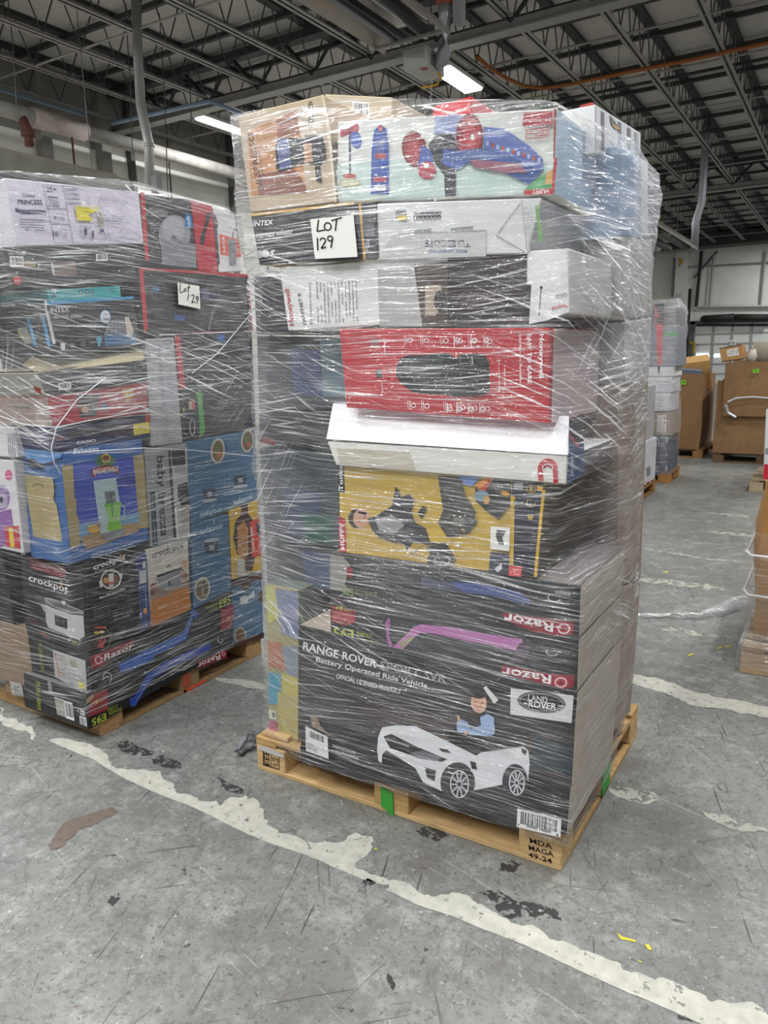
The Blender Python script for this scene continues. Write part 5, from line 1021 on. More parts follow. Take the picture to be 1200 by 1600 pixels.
# formula maker box
c=lb('formula_maker_box','grey box with baby formula maker lettering set vertically, right of the beach blender box',[(226,702),(292,692),(298,843),(236,854)],mat('#8f9093',.45,0,0,6,.08),'#7d7e82','#8a8b8e',.38); c.view='J'
c.poly([(140,815),(215,800),(240,1410),(180,1415)],'#8d8e92').text('baby brezza',(218,850),(245,1355),(48,-4),'#1f2022').poly([(178,1075),(205,1072),(225,1405),(195,1412)],'#26282b').text('formula pro advanced',(184,1085),(204,1400),(16,-2),'#6c8ea0')
c.poly([(290,815),(303,812),(340,1370),(325,1375)],'#232426').poly([(305,810),(405,795),(425,1330),(345,1365)],'#b0aeab').poly([(308,815),(395,800),(398,900),(350,918),(315,912)],'#3a3432').poly([(345,1030),(410,1010),(420,1150),(375,1170),(350,1120)],'#2d2c2e').poly([(330,920),(400,905),(402,955),(335,960)],'#9a9896').poly([(362,1160),(420,1150),(425,1250),(370,1290)],'#9b958c').line([(335,1170),(350,1370)],12,'#d9d9d9').print_lines((368,960),(405,955),(1,12),1,'#333333'); c.done()
BLU='#3f6688'
def cooker(c,x,y,s,flip=-1):
    c.poly([(x-22*s,y-14*s),(x+20*s,y-18*s),(x+17*s,y+16*s),(x-17*s,y+20*s)],'#2e3440').poly([(x-8*s,y-6*s),(x+8*s,y-8*s),(x+8*s,y+8*s),(x-7*s,y+10*s)],'#8a96a4').ell(x,y+flip*-22*s,26*s,6*s,'#9aa4ac',-8).line([(x-26*s,y),(x-20*s,y-4*s)],3*s,'#2e3440').line([(x+20*s,y-6*s),(x+26*s,y-4*s)],3*s,'#2e3440')
c=lb('slow_cooker_box','large blue slow cooker box standing upside down, upper right of the left stack',[(290,690),(398,672),(404,779),(299,820)],mat(BLU,.4,0,.03,5,.08),'#36587a','#44708c',.4); c.view='J'
c.ell(600,818,44,80,'#b3aea0',4).ell(600,818,34,66,'#6a5a44',4).ell(596,800,16,22,'#4c6a34').ell(608,840,14,20,'#a9602c').ell(785,755,40,72,'#b3aea0',4).ell(785,755,31,60,'#5f5040',4).ell(780,745,14,20,'#4c6a34').ell(790,778,12,16,'#a9542c').line([(652,720),(662,1195)],3,'#36587a')
cooker(c,548,1085,1.9); cooker(c,740,1000,1.8)
c.text('crockpot',(622,1172),(485,1212),(3,32),'#b9cbd6').text('crockpot',(808,1095),(692,1132),(3,30),'#b9cbd6').print_lines((540,925),(445,940),(0,-30),3,'#86a0b4').line([(630,1178),(655,1170)],2,'#b9cbd6'); c.done()
c=lb('slow_cooker_box','blue slow cooker box with one cooker picture, left of the yellow cereal carton',[(299,821),(357,803),(362,921),(304,951)],mat(BLU,.4,0,.03,5,.08),'#36587a','#44708c',.4); c.view='J'
c.text('crockpot',(630,1275),(488,1318),(3,32),'#b9cbd6').line([(575,1250),(578,1275)],4,'#b9cbd6'); cooker(c,562,1420,2.0,1)
c.view='M'; c.ell(590,470,58,88,'#b9b5a8',6).ell(590,472,47,74,'#6b6455',6)
rnd=random.Random(3)
for i in range(14): c.ell(590+rnd.uniform(-34,34),472+rnd.uniform(-55,55),7,9,rnd.choice(('#3b342c','#8c8066','#4c5a3a','#a99a7a')))
c.print_lines((780,330),(640,400),(4,-40),3,'#86a0b4'); c.done()
c=lb('cereal_box','yellow cereal carton with a red panel on the right edge of the left stack',[(358,797),(404,783),(410,889),(363,906)],mat('#c9a02c',.4,0,.03,5,.06),'#b08a24','#c9a43a',.36); c.view='J'
c.poly([(745,1155),(790,1150),(790,1210),(835,1270),(850,1400),(830,1500),(815,1570),(775,1580),(770,1500),(720,1460),(695,1360),(710,1260),(745,1215)],'#3c1f18').poly([(725,1290),(765,1255),(790,1310),(790,1470),(760,1500),(722,1450)],'#a9753c').poly([(800,1260),(860,1240),(872,1470),(815,1485)],'#c43a24').text('CHEX MIX',(832,1445),(818,1290),(-16,2),'#e8c8b8')
for i in range(16): c.ell(757+rnd.uniform(-24,24),1380+rnd.uniform(-95,95),7,7,rnd.choice(('#c9985a','#8a5a2c','#b5803c')))
c.poly([(838,1270),(860,1265),(864,1340),(848,1345)],'#2a1a1a').poly([(715,1500),(760,1490),(770,1600),(720,1605)],'#a9a59a').print_lines((845,1370),(850,1460),(12,0),3,'#e0b0a0').ring(683,1210,9,14,3,'#d9d0b0'); c.done()
c=lb('brown_blue_box','brown and blue box with a white appliance picture, left stack bottom right',[(363,914),(409,895),(412,997),(364,1010)],mat(BLU,.4,0,.03,5,.08),'#3c2a24','#3c2a24',.38); c.view='M'
c.poly([(812,435),(1032,350),(1033,400),(950,430),(945,470),(880,490),(880,440),(812,465)],'#3f241d').poly([(868,535),(905,520),(925,525),(975,480),(978,535),(930,545),(925,575),(875,588)],'#c3c6c9').poly([(915,520),(950,495),(955,500),(925,525)],'#4a4c50').ell(870,812,46,60,'#a9a290').ell(870,812,36,48,'#6a5238').print_lines((930,720),(1010,700),(0,30),3,'#7d98ac').poly([(1005,500),(1033,480),(1035,570),(1005,560)],'#4a2a24').poly([(818,870),(1045,790),(1045,830),(820,900)],'#4a2c26'); c.done()
c=lb('slow_cooker_box','cream and orange slow cooker box with a steel cooker picture on the left stack',[(229,860),(294,839),(298,952),(236,979)],mat('#c9c2b8',.45,0,.03,5,.05),'#b3aca0','#b9b2a6',.4); c.view='M'
c.poly([(213,555),(320,520),(400,475),(497,445),(510,620),(217,750)],'#b5702e').poly([(208,445),(250,420),(290,470),(330,480),(430,430),(495,400),(500,450),(400,480),(320,525),(213,560)],'#8a7466').text('crock-pot',(222,245),(455,165),(4,-46),'#2a2624').text('the original slow cooker',(310,222),(445,185),(0,-8),'#6a6460').text('classic',(262,628),(328,600),(3,-22),'#e3c8a8')
c.poly([(268,375),(435,318),(438,425),(400,450),(285,482),(272,460)],'#84868a').poly([(255,372),(440,308),(442,325),(262,388)],'#2e2e30').ring(348,312,15,18,5,'#2a2a2c',0,150,390).ell(350,430,12,16,'#26262a').line([(250,400),(268,405)],6,'#2a2a2c').line([(440,335),(455,330)],6,'#2a2a2c').ell(460,285,18,22,'#c98a4a').ell(228,450,16,22,'#8a4a4c').ell(222,500,14,16,'#6a4a44').ell(462,370,26,26,'#9a6a5c').line([(250,315),(258,270),(300,240)],2,'#9a958c').line([(425,270),(430,210)],2,'#9a958c')
c.done()
c=lb('slow_cooker_box','large black slow cooker box with white lettering on the left stack corner',[(128,887),(227,859),(237,987),(137,1020)],mat('#1c1b1c',.4,0,.03,5,.1),mat('#28272a',.4),'#262528',.42); c.view='K'
c.text('crockpot',(728,252),(975,170),(6,-46),'#e6e4e0').poly([(935,140),(945,130),(950,165),(938,170)],'#b98a3c').text('Slow Cooker with Sous Vide',(735,272),(905,215),(2,-12),'#a9a7a4').text('Sous Vide Like a Chef',(775,480),(972,410),(3,-20),'#d0cec9')
c.ring(865,325,82,76,12,'#c9c6c0',-20).ell(865,325,60,54,'#4a3426',-20).poly([(845,285),(885,275),(885,380),(850,385)],'#c3c0ba').ell(825,335,22,22,'#b98a3c').ell(905,330,18,22,'#7a4a24').ell(865,355,20,12,'#a9402c').poly([(770,340),(795,330),(800,380),(780,390)],'#c9c6c0').poly([(930,275),(955,280),(950,320),(935,322)],'#c9c6c0')
c.print_lines((725,520),(1020,425),(8,110),6,'#5a5858',.35,.9).text('rosemary garlic',(878,622),(1028,575),(2,-18),'#a9a7a4').text('ribeye steaks',(880,652),(1008,610),(2,-16),'#a9a7a4').text('herb',(878,600),(915,588),(1,-14),'#8a8886')
c.ring(775,790,86,92,4,'#8a8884',0,250,440).poly([(680,830),(740,780),(790,760),(800,840),(770,865),(685,885)],'#3f2c22').line([(705,875),(790,790)],4,'#1c1412').line([(690,850),(770,775)],4,'#1c1412').poly([(755,860),(785,770),(800,772),(780,862)],'#a9443c').poly([(780,862),(812,780),(820,790),(800,858)],'#b5504a').poly([(735,695),(820,690),(830,705),(745,712)],'#a9402c').ell(750,740,22,10,'#c9a03c').ell(790,735,22,10,'#c9b9a0').print_lines((885,720),(975,680),(6,80),4,'#6a6866').line([(665,250),(685,900)],2,'#5a5858')
c.part('side_print'); c.left_plane(); yy=c.pl[1]; c.plane('y',yy,'K')
c.poly([(232,155),(512,235),(510,320),(240,240)],'#7a2430').print_lines((255,185),(480,250),(0,50),3,'#b0707a').text('crockpot',(226,335),(535,430),(0,-52),'#e6e4e0').poly([(470,345),(485,340),(488,385),(474,385)],'#b98a3c').text('Slow Cooker with Sous Vide',(230,368),(480,440),(0,-14),'#a9a7a4')
c.poly([(345,465),(400,470),(500,510),(655,575),(655,600),(560,590),(430,545),(360,510)],'#8f9092').poly([(360,480),(480,510),(640,580),(560,575),(430,535)],'#55585a').poly([(480,490),(515,495),(512,525),(490,520)],'#c3c4c4').poly([(355,520),(430,555),(560,598),(655,608),(665,770),(620,800),(560,775),(380,700),(365,660)],'#b9b9bb').poly([(428,595),(530,635),(532,718),(435,680)],'#26282b').ring(455,645,10,12,3,'#7d7f82').ring(495,660,10,12,3,'#7d7f82').poly([(325,520),(355,525),(360,580),(345,570)],'#a9a9ab')
c.ring(592,805,42,48,5,'#b9b7b3',0,180,400).text('24h',(565,820),(615,835),(0,-22),'#8aa03c').print_lines((195,610),(300,640),(0,40),2,'#7a2c38').print_lines((230,680),(280,700),(0,60),3,'#5a6a70').poly([(310,730),(390,765),(395,775),(330,755)],'#8a4a34')
c.done()
c=lb('blue_spray_box','slim blue box with a white code panel, wedged beside the black slow cooker box',[(213,868),(228,862),(237,978),(222,986)],'#26366c','#26366c','#2c3c74',.3,x=XL+.004); c.view='K'
c.poly([(1085,265),(1140,250),(1145,350),(1090,365)],'#b9bac0').poly([(1112,190),(1135,185),(1137,235),(1115,240)],'#c9cad0').print_lines((1085,385),(1140,370),(4,40),3,'#8a94b4').ell(1133,572,16,24,'#c98a4a').line([(1135,400),(1142,540)],5,'#8a94b4').poly([(1085,590),(1110,580),(1100,650)],'#8a9ac4'); c.done()
# scooter boxes at the bottom
c=lb('scooter_box','upper black scooter box with a blue scooter picture on the left stack',[(138,1022),(362,924),(364,967),(143,1078)],mat('#222326',.4,0,.03,5,.1),mat('#2a2b2d',.4),'#3a3b3e',.44)
c.view='K'; c.poly([(690,935),(1050,790),(1040,850),(870,930),(800,1000),(715,1035)],'#7a1f2a').text('Razor',(812,960),(1040,865),(4,-48),'#dfdbdc').ell(768,955,38,44,'#a8323e').ring(768,955,27,31,6,'#d9c6c8').ell(768,955,11,13,'#7a1f2a')
for i in range(14):
    t=2*math.pi*i/14; c.poly([(768+36*math.cos(t),955+42*math.sin(t)),(768+44*math.cos(t+.1),955+50*math.sin(t+.1)),(768+36*math.cos(t+.25),955+42*math.sin(t+.25))],'#a8323e',3)
c.ring(835,1095,36,44,6,'#c3c3c3',0,180,420).line([(800,1110),(830,1085),(850,1090)],8,'#c3c3c3').print_lines((768,1150),(830,1122),(0,14),2,'#a9a9a9')
c.poly([(925,985),(1080,925),(1200,860),(1200,950),(1080,1010),(940,1058)],'#2a5ab0').ell(958,1032,9,12,'#15161a')
c.view='M'; c.poly([(0,1010),(180,920),(440,800),(520,630),(545,620),(530,660),(490,780),(470,840),(330,920),(180,980),(40,1060),(0,1080)],'#2a5ab0').poly([(500,640),(525,610),(560,650),(550,690),(520,680)],'#2c50a0').line([(465,770),(525,645)],10,'#5a6a5c')
c.text('E95',(715,610),(798,570),(0,-52),'#a9b83d').text('POWER',(618,620),(705,585),(0,-20),'#8fa03a').text('CORE',(640,645),(705,618),(0,-20),'#8fa03a').poly([(720,625),(815,585),(820,660),(800,760),(720,780),(728,700)],'#8a2430').text('8+',(770,705),(798,695),(0,-22),'#c9b83a')
c.part('side_print'); c.left_plane(); c.plane('y',c.pl[1],'K').poly([(415,875),(668,960),(680,1195),(520,1140),(430,1085)],'#b3b1b0').poly([(540,945),(590,955),(605,1020),(560,1010)],'#9a9284').print_lines((430,900),(520,930),(15,150),8,'#8a8a8c').print_lines((530,1040),(660,1080),(6,100),7,'#8a8a8c').line([(430,900),(470,1090)],6,'#b96a4a').line([(475,1050),(510,1095)],6,'#b98a5c').poly([(615,1120),(660,1135),(665,1185),(622,1170)],'#c9c23c').text('POWER CORE',(300,830),(325,1050),(28,-6),'#7d8a3a'); c.done()
c=lb('scooter_box','lower black scooter box printed upside down, at the pallet of the left stack',[(136,1084),(364,968),(364,1010),(138,1141)],mat('#222326',.4,0,.03,5,.1),mat('#2b2c2e',.4),'#77767a',.44)
c.view='K'; c.poly([(725,1225),(840,1180),(842,1345),(690,1405),(690,1340)],'#8a2430').text('+8',(722,1305),(762,1290),(0,-26),'#c9b832').text('years',(768,1288),(805,1272),(0,-12),'#c9b832').text('E95',(825,1370),(715,1420),(4,52),'#b0c040').text('CORE',(915,1300),(838,1335),(2,26),'#8fa03a').text('POWER',(945,1320),(845,1365),(2,26),'#8fa03a')
c.poly([(668,1260),(725,1222),(730,1250),(680,1298)],kraft('#a08468')).poly([(1010,1260),(1050,1240),(1150,1060),(1200,1040),(1200,1090),(1080,1270),(1060,1310),(1020,1325)],'#2f52a8')
c.view='M'; c.poly([(60,1275),(90,1260),(190,1110),(310,1010),(600,880),(650,872),(650,920),(600,940),(380,1040),(200,1145),(110,1290),(75,1335)],'#2f48a4').line([(110,1285),(180,1170)],9,'#6a748c').poly([(555,1000),(770,920),(772,975),(560,1060)],'#7a1f2a').text('Razor',(720,948),(552,1020),(4,38),'#dfdbdc').ell(745,948,18,22,'#a8323e').ring(745,948,12,15,4,'#d9c6c8').ring(722,845,20,26,5,'#b9b9b9',0,0,220).print_lines((735,790),(790,770),(0,24),2,'#9a9a9a')
c.part('barcode_sticker'); c.left_plane(); yy=c.pl[1]; c.plane('y',yy,'K').poly([(425,1240),(500,1265),(525,1425),(450,1395)],'#b9b7ac').barcode((500,1270),(565,1290),(20,155),14).barcode((622,1390),(675,1405),(8,85),9).barcode((628,1345),(662,1355),(4,36),7).print_lines((435,1260),(495,1280),(15,120),7,'#8a8880')
c.part('side_print'); c.plane('y',yy,'K').text('POWER CORE E95',(295,1340),(285,1120),(30,6),'#94a338').poly([(375,1110),(400,1120),(415,1215),(385,1200)],'#8a8a86')
c.done()
# boxes whose ends show on the left side
def endbox(name,label,x0,x1,y0,y1,z0,z1,col,cat='box',prints=()):
    o=box(name,x0,y0,z0,x1,y1,z1,mat(col,.5,0,.06,6,.1) if isinstance(col,str) else col,None,.003); tag(o,label,cat); return o
ya=1.86
def gx(px,py,y=ya): return at(px,py,'y',y)
a=gx(49,1010); b=gx(53,1110); 
endbox('kraft_carton','plain brown carton with a white label at the bottom left of the left stack',a.x-.45,a.x-.02,1.86,2.3,.143,.43,kraft('#8f7864'))
c=C('shipping_label','square white shipping label on the brown carton at the left stack bottom','label'); c.plane('y',1.858,'K'); c.poly([(75,1120),(168,1140),(185,1240),(95,1225)],'#b3b1ae').print_lines((85,1135),(165,1155),(12,85),6,'#5a5a58',.5); 
o=c.done(); o.parent=[x for x in COL.objects if x.name.startswith('kraft_carton')][0]; o.location=o.location-o.parent.location
for k in ('category','label'): 
    if k in o: del o[k]
o['label']='square white shipping label'
a=gx(26,870); top=gx(10,858); 
c1=endbox('black_carton','upper plain black box at the left edge beside the white gap',a.x-.5,gx(12,930).x,1.86,2.25,.62,.80,'#2b2b2e'); endbox('black_carton','lower plain black box at the left edge above the brown carton',a.x-.5,gx(22,980).x,1.86,2.25,.44,.615,'#2b2b2e')
endbox('white_filler_box','white box end showing as a pale gap left of the black slow cooker box',gx(14,930).x+.012,gx(30,960).x-.01,1.93,2.3,.44,.80,'#c9c9c0')
for n_,(z0,z1,col_,lab) in enumerate(((.145,.8,'#4a4644','dark core carton filling the lower middle of the left stack'),(.81,1.5,'#55504c','dark core carton filling the middle of the left stack'),(1.51,2.2,'#4c4a4c','dark core carton filling the upper middle of the left stack'))):
    endbox('core_carton',lab,-3.75,-3.12,2.35,2.85,z0,z1,col_)
sheet('lot_sheet','small white sheet handwritten Lot 129 on the red-edged box of the left stack',[(455,948),(632,975),(640,1162),(462,1125)],'x',-2.588,'H',
 [[(478,955),(472,1005),(478,1032),(505,1020)],arc(515,1008,9,12,0,360),[(548,965),(538,1030)],[(530,990),(556,985)],[(545,1040),(535,1092)],[(562,1055),(580,1045),(588,1060),(568,1110),(600,1102)],arc(612,1070,9,12,0,360),[(622,1065),(610,1118)]])
# film over the left stack
yf=1.80
rowsL=[]
def LR(z,yfront,xr,hz,yb=2.962,h2=None): 
    h2=hz if h2 is None else h2
    return [(-3.85,yb,z,.3),(-3.85,yfront,z,h2),(xr,yfront,z,h2),(xr,2.35,z,hz),(xr,yb,z,hz)]
for z,yv,xr,hz in ((.135,1.80,-2.60,.03),(.45,1.80,-2.6,.04),(.8,1.80,-2.6,.04),(.84,1.775,-2.6,.05),(1.24,1.775,-2.6,.04),(1.36,1.78,-2.6,.25),(1.55,1.79,-2.6,.25),(1.6,1.78,-2.6,.2),(1.8,1.72,-2.6,.2),(1.98,1.685,-2.6,.2),(2.22,1.685,-2.6,.15)):
    rowsL.append(LR(z,yv,xr,hz))
rowsL.append([(-3.8,2.95,2.24,.3),(-3.8,1.70,2.24,.3),(-2.61,1.70,2.245,.15),(-2.61,2.36,2.30,.3),(-2.61,2.95,2.27,.3)])
rowsL.append([(-3.6,2.9,2.3,.3),(-3.6,1.85,2.3,.3),(-2.66,1.8,2.27,.3),(-2.66,2.36,2.33,.3),(-2.66,2.9,2.30,.3)])
F2=film_mat('stretch_film_left',.015,k=1.45,vs=.9)
film_wrap('stretch_wrap',rowsL,F2,'clear stretch film wound around the whole left stack',.006,14,7)
# ropes of twisted film across the left stack
def rope(label,pts,r=.004): o=tubeobj('film_rope',pts,r,mat('#d3d6d8',.2),seg=6); tag(o,label,'film strand')
XR2=-2.585
q=lambda x,y:at(x,y,'x',XR2)
rope('taut twisted film strand crossing the blue cooker boxes and beach blender box',[q(100,708),q(225,700),q(295,703),q(350,708),q(397,713)],.0018)
rope('bright slack film strand draped from the keyboard box over the beach blender box',[q(165,590),q(120,625),q(88,668),q(80,700),q(84,722),q(95,740)],.002)
rope('curved film strand sweeping across the cream carton on the left stack',[gx(0,650,1.76),gx(40,664,1.76),q(85,668),q(150,655),q(232,640)],.002)
rope('diagonal film strand rising over the lower right of the small lot sheet',[q(300,583),q(340,552),q(392,490)],.002)
# ---------------------------------------------------------------- distance: wrapped pallets, bins
def ground(px,py): return at(px,py,'z',0)
n0=ground(1046,755); F3=film_mat('stretch_film_far',.06,k=.7,vs=.6)
pallet(n0.x-1.05,n0.x,n0.y,n0.y+.62,'wooden pallet under the distant wrapped stack right of the big stack','#a5763f',w2='#8a6236')
def zq(px,py,y): return at(px,py,'y',y).z
def fb(name,label,pl,pr,pt,pb,col,y=n0.y,dp=.5,bits=(),cs=None):
    c=C(name,label); a=at(pl,pt,'y',y)
    c.body([(pl,pt),(pr,pt),(pr,pb),(pl,pb)],'y',y,dp,mat(col,.45,0,.05,5,.1),cs,None,'O'); c.view='P'
    for k in bits: getattr(c,k[0])(*k[1:])
    c.done()
fb('robot_vacuum_box','dark blue box with a round white picture, lowest on the distant wrapped pallet',990,1046,720,744,'#3a4354',bits=[('ring',208,1300,12,18,5,'#b9bcc0'),('ell',272,1295,8,22,'#a9acb2')])
fb('robot_vacuum_box','middle dark blue box in the distant wrapped stack with a faint white picture',990,1046,700,719,'#434c5c',bits=[('ell',272,1200,7,18,'#8a8e96')])
fb('robot_vacuum_box','uppermost dark blue box with a white round picture in the distant wrapped stack',990,1046,681,699,'#3a4354',bits=[('ring',208,1110,16,20,5,'#b9bcc0'),('ell',275,1100,8,22,'#a9acb2')])
fb('target_marked_box','pale brown box with a white panel and small red ring in the distant stack',990,1050,645,680,'#9a8a78',bits=[('poly',[(208,925),(270,925),(268,1045),(205,1045)],'#d9d3cc'),('ring',250,1030,9,14,4,'#a9343c'),('poly',[(258,935),(264,935),(262,1010),(256,1010)],'#a9444c')])
fb('white_print_box','lower white box with grey print in the distant wrapped stack',990,1048,614,642,'#c3c3c6',bits=[('print_lines',(215,800),(300,800),(0,90),6,'#8a8a90')])
fb('white_print_box','upper white box with grey print in the distant wrapped stack',990,1050,589,613,'#cfcfd2',bits=[('print_lines',(215,690),(300,690),(0,80),5,'#8a8a90')])
fb('label_strip_box','thin white box with black tab just under the tall red and grey box',990,1053,573,588,'#d0d0d0',bits=[('poly',[(212,590),(228,590),(228,640),(212,640)],'#2a2a2a')])
fb('red_grey_box','tall grey box with a pinkish red left strip in the distant wrapped stack',990,1060,509,572,'#7a7f88',bits=[('poly',[(190,158),(258,155),(238,580),(212,580)],'#c9444c'),('poly',[(252,345),(355,350),(355,380),(252,375)],'#6fa06f'),('poly',[(200,250),(240,250),(238,290),(200,290)],'#4a3a40')])
fb('dark_grey_box','dark grey box on top of the distant wrapped stack',990,1058,478,508,'#55585a',bits=[('poly',[(190,158),(258,155),(250,310),(195,310)],'#c9444c')])
g0=n0.y-.03; gb=n0.y+.55
def fr(px_r,py,hz): 
    a=at(px_r,py,'y',g0); return [(a.x-1.1,gb,a.z,hz),(a.x-1.1,g0,a.z,hz),(a.x,g0,a.z,hz),(a.x-.02,gb,a.z,hz)]
film_wrap('stretch_wrap',[fr(1047,742,.1),fr(1048,700,.2),fr(1051,660,.3),fr(1050,610,.4),fr(1054,570,.3),fr(1062,520,.3),fr(1060,478,.5),[(-3.0+1.0,g0+.5,zq(1050,462,g0),.6),(-2.6,g0+.1,zq(1050,466,g0),.6),(at(1050,466,'y',g0).x,g0+.1,zq(1050,466,g0),.6),(at(1048,462,'y',g0).x,g0+.5,zq(1050,462,g0),.6)]],F3,'clear film around the distant stack with the pinkish red strip',.02,8,5)
# nearer white boxed pallet just peeking out
p0=ground(1024,767)
pallet(p0.x-1.0,p0.x+.0,p0.y-1.25,p0.y,'pallet peeking out behind the lower right edge of the big stack','#8f6b40',w2='#7a5a34')
box_=solid('white_appliance_box','white appliance box with faint red print peeking out beside the big stack',p0.x-.9,p0.x-.01,p0.y-1.2,p0.y-.01,.145,.62,'#c3c2c6')
solid('grey_appliance_box','grey box on the white appliance box behind the big stack edge',p0.x-.9,p0.x-.04,p0.y-1.15,p0.y-.05,.625,1.2,'#a3a1a2')
c=C('t','x'); c.plane('x',p0.x-.008,'P'); c.text('Honeywell',(130,1400),(175,1390),(0,-14),'#a93a44').poly([(135,1290),(160,1280),(160,1340),(135,1350)],'#77777a')
bm=c.cur[1]; link('printed_mark',bm,c.cur[2],box_,(p0.x,p0.y-.5,.2))
# cardboard bins
KB=kraft('#8a6b4a')
def bin_(name,label,x0,x1,y0,y1,z0,z1,m=KB,wav=.02,cat='bulk bin',inner=True,bulge=0,parent=None):
    bm=bmesh.new(); n=12; rings=[]
    def ring_(z,ins,bu):
        pts=[]
        for a,b in (((x0,y0),(x1,y0)),((x1,y0),(x1,y1)),((x1,y1),(x0,y1)),((x0,y1),(x0,y0))):
            for i in range(n):
                t=i/n; X=a[0]+(b[0]-a[0])*t; Y=a[1]+(b[1]-a[1])*t; nx,ny=(b[1]-a[1]),-(b[0]-a[0]); l=math.hypot(nx,ny); nx/=l; ny/=l
                s=math.sin(math.pi*t)*bu-ins+wav*mnoise.noise(Vector((X*2,Y*2,z*2))); pts.append(bm.verts.new((X+nx*s,Y+ny*s,z+(0 if z<z1-.01 else wav*mnoise.noise(Vector((X*3,Y*3,9)))))))
        return pts
    zs=[z0+(z1-z0)*k/6 for k in range(7)]
    R=[ring_(z,0,bulge*math.sin(math.pi*k/6)) for k,z in enumerate(zs)]+[ring_(z,.012,bulge*math.sin(math.pi*k/6)) for k,z in reversed(list(enumerate(zs)))]
    for a,b in zip(R,R[1:]):
        for k in range(len(a)): bm.faces.new((a[k],a[(k+1)%len(a)],b[(k+1)%len(b)],b[k]))
    bm.faces.new(R[-1]); bmesh.ops.recalc_face_normals(bm,faces=bm.faces)
    o=link(name,bm,[m],parent,((x0+x1)/2,(y0+y1)/2,z0))
    if cat: tag(o,label,cat)
    return o
b0=ground(1092,716)
bz_=at(1089,585,'y',b0.y).z
B1=bin_('bulk_bin','tall brown cardboard bin with a green sticker, left of the slumped bin',b0.x-1.15,b0.x,b0.y,b0.y+1.1,.14,bz_,KB,.03,bulge=.04)
pallet(b0.x-1.15,b0.x+.05,b0.y-.02,b0.y+1.12,'pallet under the left brown bin by the dock door','#8f6a40',w2='#7a5a34')
def sticker(parent,pts,y,view,col='#7fd02c'):
    c=C('t','x'); c.plane('y',y,view); c.poly(pts,col).poly([(sum(p[0] for p in pts)/4-8,sum(p[1] for p in pts)/4-3),(sum(p[0] for p in pts)/4+8,sum(p[1] for p in pts)/4-6),(sum(p[0] for p in pts)/4+8,sum(p[1] for p in pts)/4+1),(sum(p[0] for p in pts)/4-8,sum(p[1] for p in pts)/4+4)],'#2f7a1c'); o=link('green_sticker',c.cur[1],c.cur[2],parent,(parent.location.x,y,bz_-.2)); return o
sticker(B1,[(300,868),(326,868),(326,892),(300,892)],b0.y-.045,'S')
def loose(name,label,cx,cy,z,sx,sy,sz,rot,col,cat='box'):
    bm=bmesh.new(); bx(bm,-sx/2,-sy/2,0,sx/2,sy/2,sz,0,.004); bmesh.ops.rotate(bm,verts=bm.verts,cent=(0,0,0),matrix=Matrix.Rotation(rot[2],3,'Z')@Matrix.Rotation(rot[0],3,'X')@Matrix.Rotation(rot[1],3,'Y')); bmesh.ops.translate(bm,verts=bm.verts,vec=(cx,cy,z))
    o=link(name,bm,[kraft(col) if col.startswith('#') else col],None,(cx,cy,z)); tag(o,label,cat); return o
loose('open_box','open brown box tilted inside the left bin with small dark marks',b0.x-.35,b0.y+.5,bz_-.22,.75,.55,.42,(.15,-.12,.2),'#b08a55')
loose('cardboard_sheet','folded cardboard sheet leaning inside the left bin',b0.x-.95,b0.y+.45,bz_-.3,.5,.03,.62,(.2,.5,.1),'#b08a55')
loose('grey_packet','small blue grey packet lying on the left bin rim contents',b0.x-.2,b0.y+.15,bz_-.05,.28,.1,.12,(.1,.1,.1),'#70788a')
c0=ground(1113,722); xb1=c0.x+2.6
z2=at(1130,566,'y',c0.y).z
B2=bin_('bulk_bin','wide brown cardboard bin with an outer sleeve slumped askew',c0.x,xb1,c0.y,c0.y+1.1,.14,z2-.25,KB,.03,bulge=.04)
zt_=z2; a=at(1134,566,'y',c0.y-.1); b=at(1138,650,'y',c0.y-.1)
sl=bin_('outer_sleeve','',a.x,xb1+.1,c0.y-.12,c0.y+1.15,at(1150,650,'y',c0.y-.1).z,zt_,KB,.03,cat=None,bulge=.03,parent=B2)
sticker(B2,[(697,808),(732,805),(732,825),(700,828)],c0.y-.18,'S')
tubeobj('film_band',[at(x,y,'y',c0.y-.2) for x,y in ((1137,628),(1150,622),(1175,620),(1200,622))],.012,mat('#c9cccd',.2),B2,6)
tubeobj('film_band',[at(x,y,'y',c0.y-.2) for x,y in ((1134,632),(1138,645),(1150,652))],.02,mat('#a9acad',.2),B2,6)
pallet(c0.x,c0.x+1.25,c0.y,c0.y+1.1,'pallet with black gaps under the wide slumped bin','#6a5238',w2='#574430')
p=at(1148,562,'y',c0.y+.3)
k=C('small_brown_box','brown taped box with a white label on top of the slumped bin'); k.view='S'; k.body([(512,690),(636,668),(655,750),(526,768)],'y',c0.y+.05,.35,kraft('#b58a58'),kraft('#a07a4c'),kraft('#c09868'))
k.line([(512,692),(636,670)],5,'#3a2e22').line([(526,766),(655,748)],6,'#3a2e22'); k.part('shipping_label'); k.plane('y',c0.y+.05,'S').poly([(553,700),(615,686),(622,728),(558,738)],'#dcdad4').print_lines((560,705),(615,695),(4,25),4,'#6a6a68'); k.done()
o=tubeobj('rolled_carpet',[at(1178,555,'y',c0.y+.3),at(1240,552,'y',c0.y+.3)],.17,mat('#8c8474',.9,0,.4,40,.15),seg=16); tag(o,'rolled grey brown carpet lying on top of the slumped bin','carpet roll')
o=tubeobj('foam_wrap',[at(1166,560,'y',c0.y+.2),at(1176,556,'y',c0.y+.2),at(1180,560,'y',c0.y+.25)],[.06,.12,.08],mat('#c9c4b4',.6),seg=8); tag(o,'pale crumpled padding between the small box and the rolled carpet','padding')
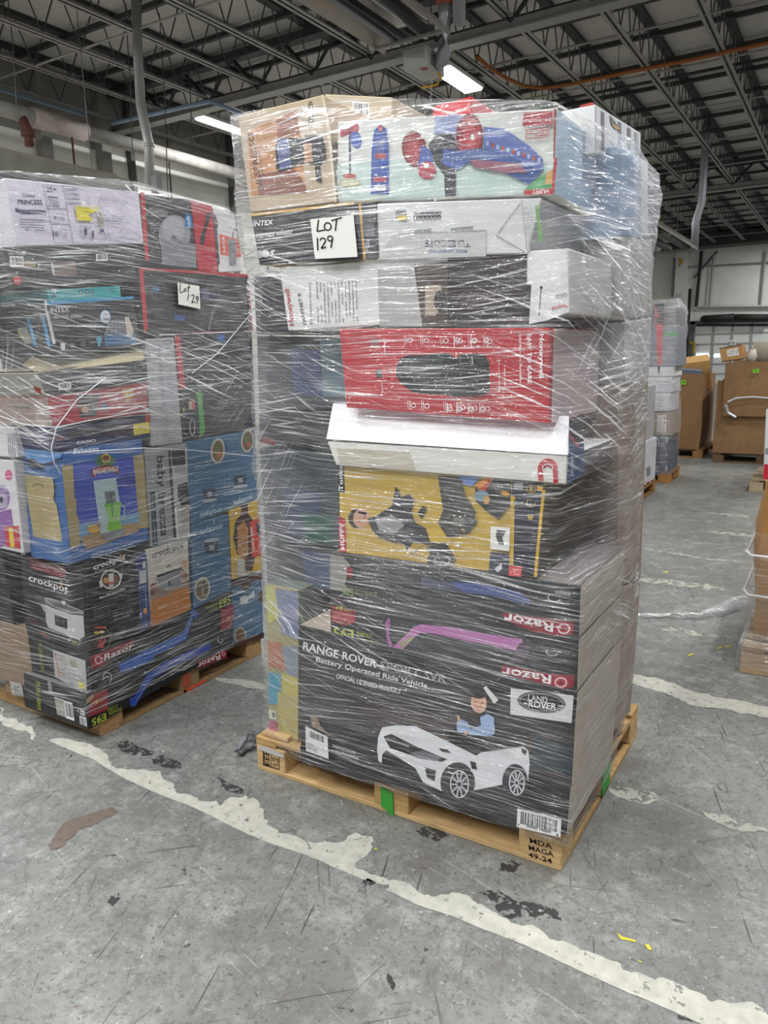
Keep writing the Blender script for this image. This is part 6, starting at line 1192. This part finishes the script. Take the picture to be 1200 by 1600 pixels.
# things at the right edge
e0=ground(1156,1050) ; er=ground(1200,1058)
ex=e0.x; ey=e0.y
pallet(ex,ex+1.2,ey,ey+1.0,'film-covered pallet under the brown bin at the right edge','#b59a78',w2='#a08766')
zt_=at(1200,800,'y',ey+.03).z
B3=bin_('bulk_bin','rounded brown bin tied with white cord at the right edge of the picture',ex+.04,ex+1.1,ey+.08,ey+1.0,.16,.95,kraft('#98703f'),.02,bulge=.06)
for zz in (.60,.40):
    bm=bmesh.new(); P=[]
    for i in range(40):
        t=2*math.pi*i/40; P.append((ex+.57+(.53+.06)*max(-1,min(1,1.35*math.cos(t))),ey+.54+(.46+.07)*max(-1,min(1,1.35*math.sin(t))),zz+.01*math.sin(3*t)))
    P.append(P[0]); tube(bm,P,.006,6,cap=False); link('white_cord',bm,[mat('#dcdcdc',.5)],B3,(ex,ey,zz))
def sq(z,i,hz): return [(ex+i,ey+1.02,z,hz),(ex+i,ey+.0+i,z,hz),(ex+1.15,ey+i,z,hz),(ex+1.15,ey+1.02,z,hz)]
film_wrap('stretch_wrap',[sq(.03,-.015,.2),sq(.14,-.015,.3),sq(.2,.02,.6),sq(.3,-.02,.3),sq(.6,-.02,.1),sq(.72,-.01,.0)],film_mat('stretch_film_bin',.03,k=.5,vs=.6),'clear film around the base of the brown bin at the right edge',.01,8,6)
r1=ground(1187,818)
pallet(r1.x,r1.x+1.2,r1.y,r1.y+1.0,'pallet with film just behind the brown bin at the right edge','#b08a50',w2='#8f7040')
solid('dark_film_bundle','dark film-wrapped goods on the pallet behind the right-hand brown bin',r1.x+.06,r1.x+1.1,r1.y+.08,r1.y+.95,.145,.3,'#4a4a4c','goods')
r2=ground(1170,768)
pallet(r2.x,r2.x+1.2,r2.y,r2.y+1.0,'grey weathered pallet end farther along the right edge','#a8977c',w2='#8f8068')
r3=at(1190,758,'z',.14)
c=C('red_white_box','white and red box standing on the weathered pallet at the right edge'); c.view='O'; c.body([(1197,640),(1230,642),(1226,756),(1192,752)],'y',r2.y+.06,.5,'#d3d3d4','#c3c3c4'); c.poly([(1194,725),(1228,728),(1226,755),(1192,751)],'#c9303c').poly([(1196,700),(1229,702),(1228,712),(1195,710)],'#8a8a90'); c.done()
